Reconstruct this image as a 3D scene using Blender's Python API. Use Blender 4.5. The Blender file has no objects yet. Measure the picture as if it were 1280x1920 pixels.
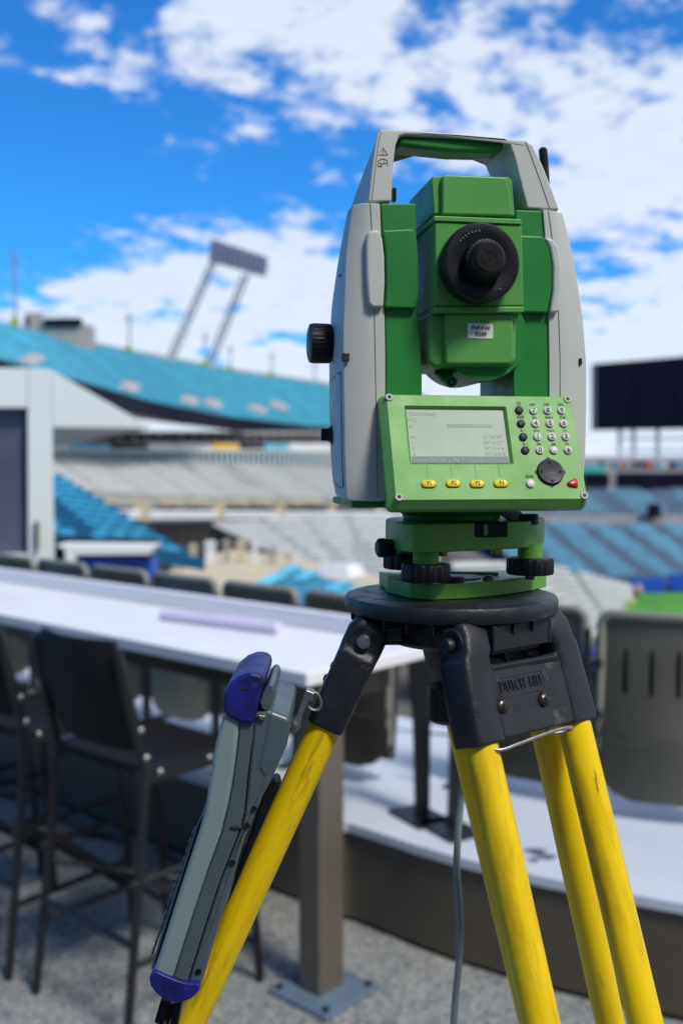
import bpy, bmesh, math, random
from mathutils import Vector, Matrix, noise as mnoise
random.seed(7)
R = math.radians
S = bpy.context.scene
COL = S.collection
# ------------------------------------------------------------------ camera
CAM_H = 1.6; F = 1867.0
pitch = math.atan((960-865)/F)
cd = bpy.data.cameras.new("camera"); cam = bpy.data.objects.new("camera", cd); COL.objects.link(cam)
cam.location = (0, 0, CAM_H); cam.rotation_euler = (R(90)-pitch, 0, 0)
cd.sensor_fit = 'VERTICAL'; cd.sensor_height = 36.0; cd.lens = 36.0*F/1920
cd.clip_start = .05; cd.clip_end = 5000
cd.dof.use_dof = True; cd.dof.focus_distance = .70; cd.dof.aperture_fstop = 5.2; cd.dof.aperture_blades = 9
S.camera = cam
# ------------------------------------------------------------------ sky and sun
SUN_EL, SUN_AZ = R(52), R(140)      # azimuth clockwise from +Y: behind the camera, to its right
w = bpy.data.worlds.new("World"); S.world = w; w.use_nodes = True
nt = w.node_tree; nt.nodes.clear()
def N(t, **k):
    n = nt.nodes.new(t)
    for a, b in k.items(): setattr(n, a, b)
    return n
def MATH(op, a, b=None, clamp=False):
    n = N('ShaderNodeMath', operation=op); n.use_clamp = clamp
    for i, v in enumerate((a, b)):
        if v is None: continue
        if isinstance(v, (int, float)): n.inputs[i].default_value = v
        else: nt.links.new(v, n.inputs[i])
    return n.outputs[0]
out = N('ShaderNodeOutputWorld'); bg = N('ShaderNodeBackground'); bg.inputs['Strength'].default_value = .097
sky = N('ShaderNodeTexSky'); sky.sky_type = 'NISHITA'; sky.sun_disc = False
sky.sun_elevation = SUN_EL; sky.sun_rotation = SUN_AZ; sky.air_density = 1.0; sky.dust_density = .4; sky.ozone_density = 3.0
tint = N('ShaderNodeMixRGB', blend_type='MULTIPLY'); tint.inputs[0].default_value = 1
tint.inputs[2].default_value = (.20, .88, 1.55, 1)
nt.links.new(sky.outputs[0], tint.inputs[1])
tc = N('ShaderNodeTexCoord'); sep = N('ShaderNodeSeparateXYZ'); nt.links.new(tc.outputs['Generated'], sep.inputs[0])
zz = MATH('MAXIMUM', sep.outputs[2], 0.0)
den = MATH('ADD', zz, .22)
cx = MATH('DIVIDE', sep.outputs[0], den); cy = MATH('DIVIDE', sep.outputs[1], den)
cmb = N('ShaderNodeCombineXYZ'); nt.links.new(cx, cmb.inputs[0]); nt.links.new(cy, cmb.inputs[1])
def NOISE(vec, scale, detail, rough, off=0, dist=0):
    m = N('ShaderNodeVectorMath', operation='ADD'); m.inputs[1].default_value = (off, off*.7, off*1.3)
    nt.links.new(vec, m.inputs[0])
    n = N('ShaderNodeTexNoise'); n.inputs['Scale'].default_value = scale; n.inputs['Detail'].default_value = detail
    n.inputs['Roughness'].default_value = rough; n.inputs['Distortion'].default_value = dist
    nt.links.new(m.outputs[0], n.inputs['Vector']); return n.outputs[0]
n1 = NOISE(cmb.outputs[0], 4.2, 8, .60, 3.1, .2)
n2 = NOISE(cmb.outputs[0], 1.5, 2, .5, 9.4)
n3 = NOISE(cmb.outputs[0], 17, 5, .6, 5.0)
# more cloud to the right, and low over the stands
az = MATH('MULTIPLY', sep.outputs[0], .27)
lowb = MATH('MULTIPLY', MATH('SUBTRACT', 1.0, MATH('DIVIDE', zz, .215), clamp=True), .50)
d = MATH('ADD', MATH('SUBTRACT', MATH('MULTIPLY', n1, 1.35), .18), MATH('MULTIPLY', MATH('SUBTRACT', n2, .5), .55))
d = MATH('ADD', d, az); d = MATH('ADD', d, lowb); d = MATH('ADD', d, MATH('MULTIPLY', MATH('SUBTRACT', n3, .5), .45))
lane_t = MATH('DIVIDE', MATH('SUBTRACT', zz, .275), .065)
lane = MATH('SUBTRACT', 1.0, MATH('MULTIPLY', lane_t, lane_t), clamp=True)
lf_ = MATH('SUBTRACT', .35, MATH('MULTIPLY', sep.outputs[0], 2.6), clamp=True)
d = MATH('SUBTRACT', d, MATH('MULTIPLY', MATH('MULTIPLY', lane, lf_), .26))
d = MATH('SUBTRACT', d, MATH('MULTIPLY', MATH('SUBTRACT', MATH('MULTIPLY', sep.outputs[0], -1.0), .25, clamp=True), .9))
cr = N('ShaderNodeMapRange'); cr.interpolation_type = 'SMOOTHSTEP'
cr.inputs['From Min'].default_value = .45; cr.inputs['From Max'].default_value = .66
nt.links.new(d, cr.inputs['Value'])
cm = N('ShaderNodeMixRGB'); nt.links.new(MATH('MULTIPLY', cr.outputs[0], .93), cm.inputs[0]); nt.links.new(tint.outputs[0], cm.inputs[1])
cc = N('ShaderNodeMixRGB'); nt.links.new(n1, cc.inputs[0]); cc.inputs[1].default_value = (8.6, 9.1, 9.8, 1); cc.inputs[2].default_value = (5.4, 6.1, 7.6, 1)
nt.links.new(cc.outputs[0], cm.inputs[2])
nt.links.new(cm.outputs[0], bg.inputs[0]); nt.links.new(bg.outputs[0], out.inputs[0])
sl = bpy.data.lights.new("sun", 'SUN'); sl.energy = 3.0; sl.angle = R(14); sl.color = (1, .93, .82)
so = bpy.data.objects.new("sun", sl); COL.objects.link(so)
sdir = Vector((math.sin(SUN_AZ)*math.cos(SUN_EL), math.cos(SUN_AZ)*math.cos(SUN_EL), math.sin(SUN_EL)))
so.rotation_euler = sdir.to_track_quat('Z', 'Y').to_euler()
vs = S.view_settings; vs.view_transform = 'Standard'; vs.look = 'None'; vs.gamma = 1; vs.use_curve_mapping = False; vs.exposure = 0.26
S.render.engine = 'CYCLES'

# ------------------------------------------------------------------ surveying helpers (photo ray -> place in the world)
CO = Vector((0, 0, CAM_H))
FW = Vector((0, math.cos(pitch), -math.sin(pitch))); UP = Vector((0, math.sin(pitch), math.cos(pitch))); RT = Vector((1, 0, 0))
def ray(px, py): return FW + RT*((px-640)/F) + UP*((960-py)/F)
def at(px, py, Y): r = ray(px, py); return CO + r*(Y/r.y)
def atz(px, py, Z): r = ray(px, py); return CO + r*((Z-CAM_H)/r.z)
class Frame:
    def __init__(s, o, ex, ey, ez):
        s.M = Matrix((ex, ey, ez)).transposed().to_4x4(); s.M.translation = o; s.I = s.M.inverted()
    def hit(s, px, py, ax, val):
        o = s.I @ CO; r = s.I.to_3x3() @ ray(px, py)
        return o + r*((val-o[ax])/r[ax])
    def x_for(s, px, y, z):           # local x on the line (y,z) seen in column px
        A = s.M @ Vector((0, y, z)) - CO; e = s.M.to_3x3() @ Vector((1, 0, 0)); k = (px-640)/F
        return (k*FW.dot(A) - RT.dot(A)) / (RT.dot(e) - k*FW.dot(e))

# ------------------------------------------------------------------ materials
MATS = {}
def mat(name, col, rough=.5, metal=0, var=.12, scale=30, bump=.0, bscale=200, spec=.5, speck=None, stain=None, coat=0, stretch=(1,1,1), rvar=.1):
    m = bpy.data.materials.new(name); m.use_nodes = True; t = m.node_tree; b = t.nodes['Principled BSDF']; L = t.links.new
    def nn(ty): return t.nodes.new(ty)
    tcn = nn('ShaderNodeTexCoord'); mp = nn('ShaderNodeMapping'); mp.inputs['Scale'].default_value = stretch; L(tcn.outputs['Object'], mp.inputs[0])
    oi = nn('ShaderNodeObjectInfo'); rl = nn('ShaderNodeMath'); rl.operation = 'MULTIPLY'; rl.inputs[1].default_value = 7.3; L(oi.outputs['Random'], rl.inputs[0]); L(rl.outputs[0], mp.inputs['Location'])
    def noi(sc, det=5, ro=.6):
        n = nn('ShaderNodeTexNoise'); n.inputs['Scale'].default_value = sc; n.inputs['Detail'].default_value = det; n.inputs['Roughness'].default_value = ro
        L(mp.outputs[0], n.inputs['Vector']); return n.outputs[0]
    def rng(v, a, b2, c=0, d2=1):
        r = nn('ShaderNodeMapRange'); r.inputs['From Min'].default_value = a; r.inputs['From Max'].default_value = b2
        r.inputs['To Min'].default_value = c; r.inputs['To Max'].default_value = d2; L(v, r.inputs[0]); return r.outputs[0]
    def mix(f, c1, c2):
        x = nn('ShaderNodeMixRGB')
        L(f, x.inputs[0])
        for i, c in ((1, c1), (2, c2)):
            if isinstance(c, tuple): x.inputs[i].default_value = (*c[:3], 1)
            else: L(c, x.inputs[i])
        return x.outputs[0]
    base = noi(scale)
    c = mix(rng(base, .3, .7), tuple(v*(1-var) for v in col), tuple(min(1, v*(1+var)) for v in col))
    if stain:      # (colour, scale, lo, hi)
        for sc_, s_, lo, hi in stain:
            c = mix(rng(noi(s_, 8, .7), lo, hi), c, sc_)
    if speck:
        for sc_, s_, lo, hi in speck:
            v = nn('ShaderNodeTexVoronoi'); v.inputs['Scale'].default_value = s_; L(mp.outputs[0], v.inputs['Vector'])
            sp = nn('ShaderNodeSeparateColor'); L(v.outputs['Color'], sp.inputs[0])
            c = mix(rng(sp.outputs[0], lo, hi), c, sc_)
    L(c, b.inputs['Base Color'])
    L(rng(noi(scale*1.7, 6, .65), .3, .7, max(0, rough-rvar), min(1, rough+rvar)), b.inputs['Roughness'])
    b.inputs['Metallic'].default_value = metal; b.inputs['Specular IOR Level'].default_value = spec
    b.inputs['Coat Weight'].default_value = coat
    if bump:
        bp = nn('ShaderNodeBump'); bp.inputs['Strength'].default_value = bump; bp.inputs['Distance'].default_value = .001
        L(noi(bscale, 3), bp.inputs['Height']); L(bp.outputs[0], b.inputs['Normal'])
    MATS[name] = m; return m
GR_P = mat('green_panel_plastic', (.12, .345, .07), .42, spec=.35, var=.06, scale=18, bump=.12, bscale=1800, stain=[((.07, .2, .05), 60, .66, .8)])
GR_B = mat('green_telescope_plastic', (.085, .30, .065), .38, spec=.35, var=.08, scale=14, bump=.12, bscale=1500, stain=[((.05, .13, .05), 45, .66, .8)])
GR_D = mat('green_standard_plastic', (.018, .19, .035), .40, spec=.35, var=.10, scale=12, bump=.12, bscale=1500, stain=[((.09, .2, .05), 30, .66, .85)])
GR_T = mat('green_tribrach_paint', (.11, .31, .04), .38, spec=.4, var=.10, scale=25, bump=.35, bscale=1100, stain=[((.07, .09, .02), 70, .70, .80)], speck=[((.06, .17, .03), 1600, .86, .95)])
SHELL = mat('grey_shell_plastic', (.47, .485, .455), .5, var=.05, scale=12, bump=.15, bscale=1600, stain=[((.26, .26, .22), 55, .67, .8)])
BLACK = mat('black_rubber', (.006, .007, .010), .42, spec=.28, var=.25, scale=60, bump=.2, bscale=900)
DARKK = mat('dark_key_rubber', (.015, .02, .03), .5, spec=.3, scale=60)
HEADM = mat('charcoal_cast_head', (.013, .015, .020), .40, spec=.38, var=.25, scale=45, bump=.35, bscale=700, stain=[((.13, .12, .105), 38, .62, .78), ((.08, .08, .08), 160, .66, .74)], rvar=.15)
YEL = mat('yellow_fibreglass', (.80, .56, .001), .36, spec=.35, var=.10, scale=9, stretch=(1, 1, .16), bump=.12, bscale=300,
          stain=[((.45, .27, .004), 30, .50, .68), ((.26, .14, .004), 55, .59, .72), ((.06, .03, .005), 90, .66, .74), ((.62, .58, .25), 230, .70, .76)], rvar=.14)
CHROME = mat('worn_steel', (.38, .37, .34), .40, metal=1, var=.2, scale=90)
DKSTEEL = mat('blackened_screw_steel', (.09, .07, .06), .32, metal=.8, var=.3, scale=200)
BRASS = mat('brass', (.35, .22, .06), .35, metal=1, var=.2, scale=90)
KEYW = mat('pale_key_plastic', (.55, .55, .50), .4, var=.05, scale=60)
KEYY = mat('yellow_key_plastic', (.80, .62, .01), .35, var=.05, scale=60)
KEYR = mat('red_key_plastic', (.55, .01, .015), .35, var=.05, scale=60)
INK = mat('black_print', (.012, .016, .014), .6)
INKG = mat('grey_print', (.15, .16, .155), .6)
INKW = mat('white_print', (.6, .6, .58), .6)
LCD = mat('lcd_glass', (.37, .455, .36), .45, var=.05, scale=14, spec=.15)
LCDB = mat('lcd_dark_band', (.20, .26, .23), .6, spec=.1); LCDT = mat('lcd_faint_text', (.29, .365, .30), .6, spec=.1); LCDL = mat('lcd_light_text', (.40, .47, .42), .6, spec=.1)
LABELW = mat('white_label', (.62, .63, .62), .4); REDD = mat('red_print', (.6, .01, .01), .5)
DC_L = mat('light_grey_device_plastic', (.185, .245, .25), .36, var=.06, scale=20, stain=[((.07, .1, .1), 60, .66, .8)])
DC_D = mat('slate_device_plastic', (.065, .09, .105), .38, var=.08, scale=20)
DC_B = mat('blue_grey_bracket', (.20, .25, .32), .38, var=.06, scale=20)
BLUE = mat('blue_rubber_bumper', (.012, .012, .17), .45, spec=.35, var=.3, scale=28, stain=[((.008, .007, .04), 45, .48, .62), ((.07, .065, .22), 30, .58, .78)], bump=.3, bscale=250)
TABLE = mat('white_counter_laminate', (.76, .75, .765), .35, var=.03, scale=3)
TEDGE = mat('pale_grey_edge_band', (.42, .43, .44), .5, var=.05, scale=3)
FASC = mat('taupe_fascia_panel', (.085, .068, .045), .6, var=.18, scale=5, bump=.2, bscale=80, stain=[((.03, .03, .028), 9, .6, .75)])
PLAT = mat('pale_platform_coating', (.52, .56, .62), .5, var=.05, scale=3, stain=[((.33, .36, .40), 7, .62, .8)])
FLOOR = mat('exposed_aggregate_floor', (.19, .205, .205), .8, var=.3, scale=4, bump=.8, bscale=300,
            speck=[((.065, .075, .085), 150, .6, .66), ((.36, .37, .35), 190, .70, .76), ((.34, .27, .2), 130, .94, .96)])
SEATG = mat('grey_seat_plastic', (.22, .22, .18), .5, var=.07, scale=6)
STOOL = mat('black_sling_fabric', (.007, .0065, .008), .7, spec=.25, var=.2, scale=30); STUBE = mat('black_powder_coat', (.008, .009, .012), .45, var=.2, scale=40)
STEELB = mat('blue_grey_base_plate', (.13, .19, .25), .4, metal=.2, var=.15, scale=20)
LEGM = mat('taupe_metal_column', (.125, .105, .085), .42, metal=.2, var=.08, scale=6)
ROLL = mat('lavender_paper', (.62, .58, .74), .7, var=.03, scale=20)
CABLE = mat('grey_cable_jacket', (.16, .2, .22), .5)
TEAL = mat('teal_seat_plastic', (.07, .42, .58), .55, var=.28, scale=.6)
TEALR = mat('blue_seat_plastic', (.13, .39, .52), .55, var=.22, scale=.6)
SGREY = mat('pale_grey_seat_plastic', (.55, .56, .54), .6, var=.10, scale=.5)
CONC = mat('weathered_concrete', (.34, .32, .29), .8, var=.15, scale=.6)
BOUNCE = mat('warm_bounce_panel', (.50, .47, .42), .8, var=.08, scale=1.2)  # warm tone for the added wall, picked to neutralise the fill light
CONCN = mat('dark_teal_terrace', (.02, .17, .27), .7, var=.2, scale=.4)
CONCT = mat('teal_painted_terrace', (.05, .34, .44), .7, var=.2, scale=.4)
CONCB = mat('blue_painted_terrace', (.10, .16, .22), .7, var=.2, scale=.4)
CONCG = mat('grey_terrace', (.33, .34, .325), .8, var=.12, scale=.4)
SAND = mat('sand_concourse_paint', (.52, .44, .30), .8, var=.12, scale=.7)
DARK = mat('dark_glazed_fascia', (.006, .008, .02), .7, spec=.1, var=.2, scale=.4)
WHITEB = mat('white_painted_cladding', (.80, .83, .77), .5, var=.03, scale=.5)
SCRN = mat('dark_led_screen', (.003, .004, .014), .7, spec=.1, var=.1, scale=.5)
WIN = mat('mauve_tinted_mesh_glass', (.085, .095, .14), .4, var=.2, scale=2)
GRASS = mat('mown_turf', (.06, .26, .015), .8, var=.2, scale=.2)
GND = mat('asphalt_ground', (.12, .12, .115), .9, var=.2, scale=.02)
LAMPM = mat('floodlight_glass', (.22, .25, .36), .25, var=.1, scale=2); TOWER = mat('galvanised_tower_steel', (.22, .25, .30), .5, metal=.3)
BLUEW = mat('royal_blue_panel', (.01, .08, .42), .4, var=.1, scale=2); AWHITE = mat('white_board', (.7, .7, .7), .5); AYEL = mat('yellow_board', (.7, .45, .02), .5)
GRN2 = mat('yellow_green_lamp_box', (.25, .42, .03), .5); PINKC = mat('pale_pink_concrete', (.36, .34, .35), .8)

# ------------------------------------------------------------------ mesh helpers
ORD = ['first', 'second', 'third', 'fourth', 'fifth', 'sixth', 'seventh', 'eighth', 'ninth', 'tenth', 'eleventh', 'twelfth', 'thirteenth', 'fourteenth', 'fifteenth', 'sixteenth'] + ['seventeenth', 'eighteenth', 'nineteenth', 'twentieth', 'twenty-first', 'twenty-second', 'twenty-third', 'twenty-fourth']
def tag(o, label=None, cat=None, group=None, kind=None):
    for k, v in (('label', label), ('category', cat), ('group', group), ('kind', kind)):
        if v: o[k] = v
    return o
def empty(name, M, label, cat, group=None):
    o = bpy.data.objects.new(name, None); COL.objects.link(o)
    o.matrix_world = M if isinstance(M, Matrix) else Matrix.Translation(M)
    o.empty_display_size = .05
    return tag(o, label, cat, group)
def mk(name, bm, m, parent=None, M=None, bevel=0, seg=2, ang=30, smooth=True):
    if isinstance(bm, bmesh.types.BMesh):
        bmesh.ops.recalc_face_normals(bm, faces=bm.faces)
        me = bpy.data.meshes.new(name); bm.to_mesh(me); bm.free()
    else: me = bm
    if not me.materials:
        me.materials.append(m)
        if smooth and len(me.polygons):
            me.polygons.foreach_set('use_smooth', [True]*len(me.polygons)); me.set_sharp_from_angle(angle=R(ang))
    o = bpy.data.objects.new(name, me); COL.objects.link(o)
    if parent: o.parent = parent
    if M is not None:
        if parent: o.matrix_local = M
        else: o.matrix_world = M
    if bevel:
        b = o.modifiers.new('bevel', 'BEVEL'); b.width = bevel; b.segments = seg; b.limit_method = 'ANGLE'; b.angle_limit = R(ang); b.harden_normals = True
    return o
def BM(): return bmesh.new()
def prism(bm, fr, bk):
    a = [bm.verts.new(p) for p in fr]; b = [bm.verts.new(p) for p in bk]; n = len(a)
    bm.faces.new(a); bm.faces.new(list(reversed(b)))
    for i in range(n): bm.faces.new((a[i], b[i], b[(i+1) % n], a[(i+1) % n]))
    return bm
def layers(bm, rings):                # closed solid through a list of equal rings
    vr = [[bm.verts.new(p) for p in r] for r in rings]; n = len(vr[0])
    bm.faces.new(vr[0]); bm.faces.new(list(reversed(vr[-1])))
    for a, b in zip(vr, vr[1:]):
        for i in range(n): bm.faces.new((a[i], b[i], b[(i+1) % n], a[(i+1) % n]))
    return bm
def box(bm, c, s, M=None):
    hx, hy, hz = s[0]/2, s[1]/2, s[2]/2; c = Vector(c)
    v = []
    for z in (-hz, hz):
        for x, y in ((-hx, -hy), (hx, -hy), (hx, hy), (-hx, hy)):
            p = c + Vector((x, y, z)); v.append(bm.verts.new(M @ p if M else p))
    for f in ((0, 3, 2, 1), (4, 5, 6, 7), (0, 1, 5, 4), (1, 2, 6, 5), (2, 3, 7, 6), (3, 0, 4, 7)): bm.faces.new([v[i] for i in f])
    return bm
def basis(d):
    d = d.normalized(); a = Vector((0, 0, 1)) if abs(d.z) < .9 else Vector((1, 0, 0))
    u = d.cross(a).normalized(); return u, d.cross(u).normalized()
def tube(bm, pts, r, n=10, caps=True):
    pts = [Vector(p) for p in pts]; rs = r if isinstance(r, (list, tuple)) else [r]*len(pts)
    rings = []; u = None
    for i, p in enumerate(pts):
        d = (pts[min(i+1, len(pts)-1)] - pts[max(i-1, 0)]).normalized()
        if u is None: u, v = basis(d)
        else:
            u = (u - d*u.dot(d)).normalized(); v = d.cross(u).normalized()
        rings.append([bm.verts.new(p + (u*math.cos(t) + v*math.sin(t))*rs[i]) for t in [2*math.pi*k/n for k in range(n)]])
    for a, b in zip(rings, rings[1:]):
        for i in range(n): bm.faces.new((a[i], a[(i+1) % n], b[(i+1) % n], b[i]))
    if caps: bm.faces.new(list(reversed(rings[0]))); bm.faces.new(rings[-1])
    return bm
def lathe(bm, prof, c, axis, n=48, mod=None):     # prof [(r, h)] along axis from c
    axis = Vector(axis).normalized(); c = Vector(c); u, v = basis(axis); rings = []
    for j, (r, h) in enumerate(prof):
        rings.append([bm.verts.new(c + axis*h + (u*math.cos(2*math.pi*k/n) + v*math.sin(2*math.pi*k/n))*(r + (mod(k, j) if mod else 0))) for k in range(n)])
    for a, b in zip(rings, rings[1:]):
        for i in range(n): bm.faces.new((a[i], a[(i+1) % n], b[(i+1) % n], b[i]))
    if prof[0][0] > 1e-5: bm.faces.new(list(reversed(rings[0])))
    if prof[-1][0] > 1e-5: bm.faces.new(rings[-1])
    return bm
def sm(pts, it=1, closed=False):      # Chaikin
    pts = [Vector(p) for p in pts]
    for _ in range(it):
        q = []; n = len(pts)
        for i in range(n if closed else n-1):
            a, b = pts[i], pts[(i+1) % n]; q += [a*.75+b*.25, a*.25+b*.75]
        if not closed: q = [pts[0]] + q + [pts[-1]]
        pts = q
    return pts
def rrect(w_, h_, r, n=5, cx=0, cy=0):
    p = []
    for sx, sy, a0 in ((1, 1, 0), (-1, 1, 90), (-1, -1, 180), (1, -1, 270)):
        for k in range(n+1):
            a = R(a0+90*k/n); p.append((cx + sx*(w_/2-r) + r*math.cos(a), cy + sy*(h_/2-r) + r*math.sin(a)))
    return p
def text_mesh(s, size, ext=.0001, bold=0, shear=0, align='CENTER'):
    cu = bpy.data.curves.new('lettering', 'FONT'); cu.body = s; cu.size = size; cu.extrude = ext; cu.align_x = align; cu.align_y = 'CENTER'
    cu.offset = bold; cu.shear = shear; cu.resolution_u = 3
    ob = bpy.data.objects.new('t', cu); me = bpy.data.meshes.new_from_object(ob)
    bpy.data.objects.remove(ob); bpy.data.curves.remove(cu); me.materials.clear(); return me
def copy_tree(o, parent=None):
    c = o.copy(); COL.objects.link(c); c.parent = parent
    for ch in list(o.children): copy_tree(ch, c)
    return c

# ================================================================== THE SETTING
bm = BM(); v = [bm.verts.new(p) for p in ((-2500, -2500, -14.5), (2500, -2500, -14.5), (2500, 2500, -14.5), (-2500, 2500, -14.5))]; bm.faces.new(v)
tag(mk('ground', bm, GND), kind='structure')
D_ = Vector((-.748, .664, 0)).normalized(); N_ = Vector((.664, .748, 0)).normalized()      # along the counter / across it
def row(n_, t_, z=0): return N_*n_ + D_*t_ + Vector((0, 0, z))                             # point in the counter's own axes
# deck floor the tripod stands on: a thick slab whose far edge follows the platform
edge = [row(2.55, 7), row(2.55, 2.25), Vector((.037, 3.40, 0)), Vector((.39, 3.07, 0)), Vector((.97, 2.76, 0)), Vector((1.7, 2.46, 0)), Vector((3.2, 2.05, 0)), Vector((6, 1.9, 0))]
edge = [edge[0]] + sm(edge[1:], 2)
bm = BM(); fl = edge + [Vector((6, -3, 0)), Vector((-7.5, -3, 0)), Vector((-7.5, 6.4, 0))]
prism(bm, fl, [p+Vector((0, 0, -.4)) for p in fl]); tag(mk('floor', bm, FLOOR, smooth=False), kind='structure')
# raised platform: pale tread over taupe riser panels
def offs(pts, dist):
    o = []
    for i, p in enumerate(pts):
        t = (pts[min(i+1, len(pts)-1)]-pts[max(i-1, 0)]).normalized(); o.append(p + Vector((-t.y, t.x, 0))*dist)
    return o
back = offs(edge, 1.25)
bm = BM(); pl = [p+Vector((0, 0, .35)) for p in offs(edge, -.015)] + [p+Vector((0, 0, .35)) for p in reversed(back)]
prism(bm, pl, [p+Vector((0, 0, -.03)) for p in pl])
plat = tag(mk('platform', bm, PLAT, bevel=.006), kind='structure')
L_ = 0; pan = []; seg_ = []
for a, b in zip(edge, edge[1:]):
    seg_.append(a); L_ += (b-a).length
    if L_ > .9 or b is edge[-1]:
        seg_.append(b); pan.append(seg_); seg_ = []; L_ = 0
for s_ in pan:
    bm = BM(); k = offs(s_, .05) if len(s_) > 2 else [p+N_*.05 for p in s_]
    t0 = (s_[1]-s_[0]).normalized()*.004
    s2 = [s_[0]+t0] + s_[1:]; k[0] = k[0]+t0
    r_ = s2 + list(reversed(k))
    prism(bm, [p+Vector((0, 0, .316)) for p in r_], [p+Vector((0, 0, .012)) for p in r_])
    mk('riser_panel', bm, FASC, plat, bevel=.002, ang=50)
bm = BM(); kb = offs(edge, .045) + list(reversed(offs(edge, 1.2))); prism(bm, [p+Vector((0, 0, .317)) for p in kb], [p+Vector((0, 0, -.4)) for p in kb]); mk('platform_core', bm, DARK, plat)
# stain marks on the platform near the middle
for px, py, r_ in ((1003, 1596, .035), (1025, 1606, .03), (1000, 1612, .02)):
    p = atz(px, py, .3515); bm = BM()
    bm.faces.new([bm.verts.new(p+Vector((math.cos(a)*r_*(1+.3*math.sin(3*a)), math.sin(a)*r_*.8, 0))) for a in [k*math.pi/8 for k in range(16)]])
    mk('paint_mark', bm, mat('mauve_paint_mark', (.10, .10, .20), .6) if 'mauve_paint_mark' not in MATS else MATS['mauve_paint_mark'], plat)

# added wall behind the viewer, unseen; its pale panels bounce neutral light forward
wl_ = empty('added_bounce_wall', Vector((0, -3.05, 0)), 'added unseen wall behind the viewer, bouncing neutral light forward', 'wall')
for k in range(10):
    bm = BM(); box(bm, (-11.25+2.5*k, -.12, 2.7), (2.485, .2, 5.4)); mk('panel', bm, BOUNCE, wl_, bevel=.008)
bm = BM(); box(bm, (0, -.3, 2.7), (25, .14, 5.38)); mk('backing', bm, DARK, wl_)
# ------------------------------------------------------------------ stadium stands
def stand(name, bot, top, rows, smat, cmat, label, cat, aisles=(), seatw=.55, seath=.55, riser=True, thick=3.0, seg=24, asw=.9):
    """stepped terrace (structure) between two lines, and the seats standing on it (one mass)"""
    def lerp(pl, u):
        f = u*(len(pl)-1); i = min(int(f), len(pl)-2); return pl[i].lerp(pl[i+1], f-i)
    nseg = seg; V = []; Fc = []
    def P(u, v): return lerp(bot, u).lerp(lerp(top, u), v)
    for i in range(rows):
        v0, v1 = i/rows, (i+1)/rows; b0 = len(V)
        for j in range(nseg+1):
            u = j/nseg; a = P(u, v0); c = P(u, v1)
            V += [(a.x, a.y, a.z), (a.x, a.y, c.z), (c.x, c.y, c.z)]
        for j in range(nseg):
            k = b0+3*j; Fc += [(k, k+3, k+4, k+1), (k+1, k+4, k+5, k+2)]
    b0 = len(V)     # underside and back wall
    for j in range(nseg+1):
        u = j/nseg; a = P(u, 0); c = P(u, 1); V += [(a.x, a.y, a.z), (a.x, a.y, a.z-thick*.2), (c.x, c.y, c.z-thick), (c.x, c.y, c.z)]
    for j in range(nseg):
        k = b0+4*j
        for q in range(3): Fc.append((k+q, k+q+1, k+q+5, k+q+4))
    me = bpy.data.meshes.new(name+'_terrace'); me.from_pydata(V, [], Fc); me.update()
    tag(mk('terrace', me, cmat, smooth=False), kind='structure')
    V = []; Fc = []
    for i in range(rows):
        v0 = (i+.45)/rows; ln = sum((P((j+1)/12, v0)-P(j/12, v0)).length for j in range(12)); ns = max(2, int(ln/seatw))
        for s_ in range(ns):
            u = (s_+.5)/ns
            if any(abs(u-a)*ln < asw for a in aisles): continue
            p = P(u, v0); p.z = P(u, (i+1)/rows).z
            t = (P(min(1, u+.02), v0)-P(max(0, u-.02), v0)).normalized(); n = (P(u, 1)-P(u, 0)); n.z = 0; n.normalize()
            hw = seatw*.44; k = len(V); rise = abs(P(u, 1).z-P(u, 0).z)/rows; h_ = min(.6, max(.16, rise*.92)); dep_ = min(.45, (P(u, 1)-P(u, 0)).length/rows*.45)
            # back rest: a leaning panel, and a seat pan in front of it
            for q, (dn, dz) in enumerate(((-dep_, h_*.45), (-.02, h_*.5), (.12, h_), (.02, h_))):
                for sgn in (-1, 1):
                    e = p + t*(sgn*hw) + n*dn; V.append((e.x, e.y, p.z+dz))
            Fc += [(k, k+1, k+3, k+2), (k+2, k+3, k+5, k+4), (k+2, k+3, k+7, k+6), (k+4, k+5, k+7, k+6)]
    me = bpy.data.meshes.new(name); me.from_pydata(V, [], Fc); me.update()
    return tag(mk(name, me, smat, smooth=False), label, cat, kind='stuff')
Z = lambda r: CAM_H + r
def zray(px, py, zr): return atz(px, py, CAM_H+zr)
# upper deck, left and far
ub = [zray(-150, 655, 4.6), zray(0, 690, 4.6), zray(170, 732, 4.6), zray(280, 761, 4.6), zray(430, 788, 4.6), zray(580, 804, 4.6), zray(760, 816, 4.6), zray(900, 824, 4.6)]
ut = [zray(-300, 556, 13), zray(-150, 585, 13), zray(10, 614, 13), zray(130, 642, 13), zray(270, 668, 13), zray(430, 697, 13), zray(630, 725, 13), zray(790, 741, 13)]
stand('upper_deck_seats', ub, ut, 24, TEAL, CONCT, 'teal upper deck seating rising behind the black fascia band', 'seating', aisles=(.1, .17, .24, .31, .38, .45, .52, .6, .68, .76, .84, .92), seatw=.6, asw=.7, seg=28, thick=.8)
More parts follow.
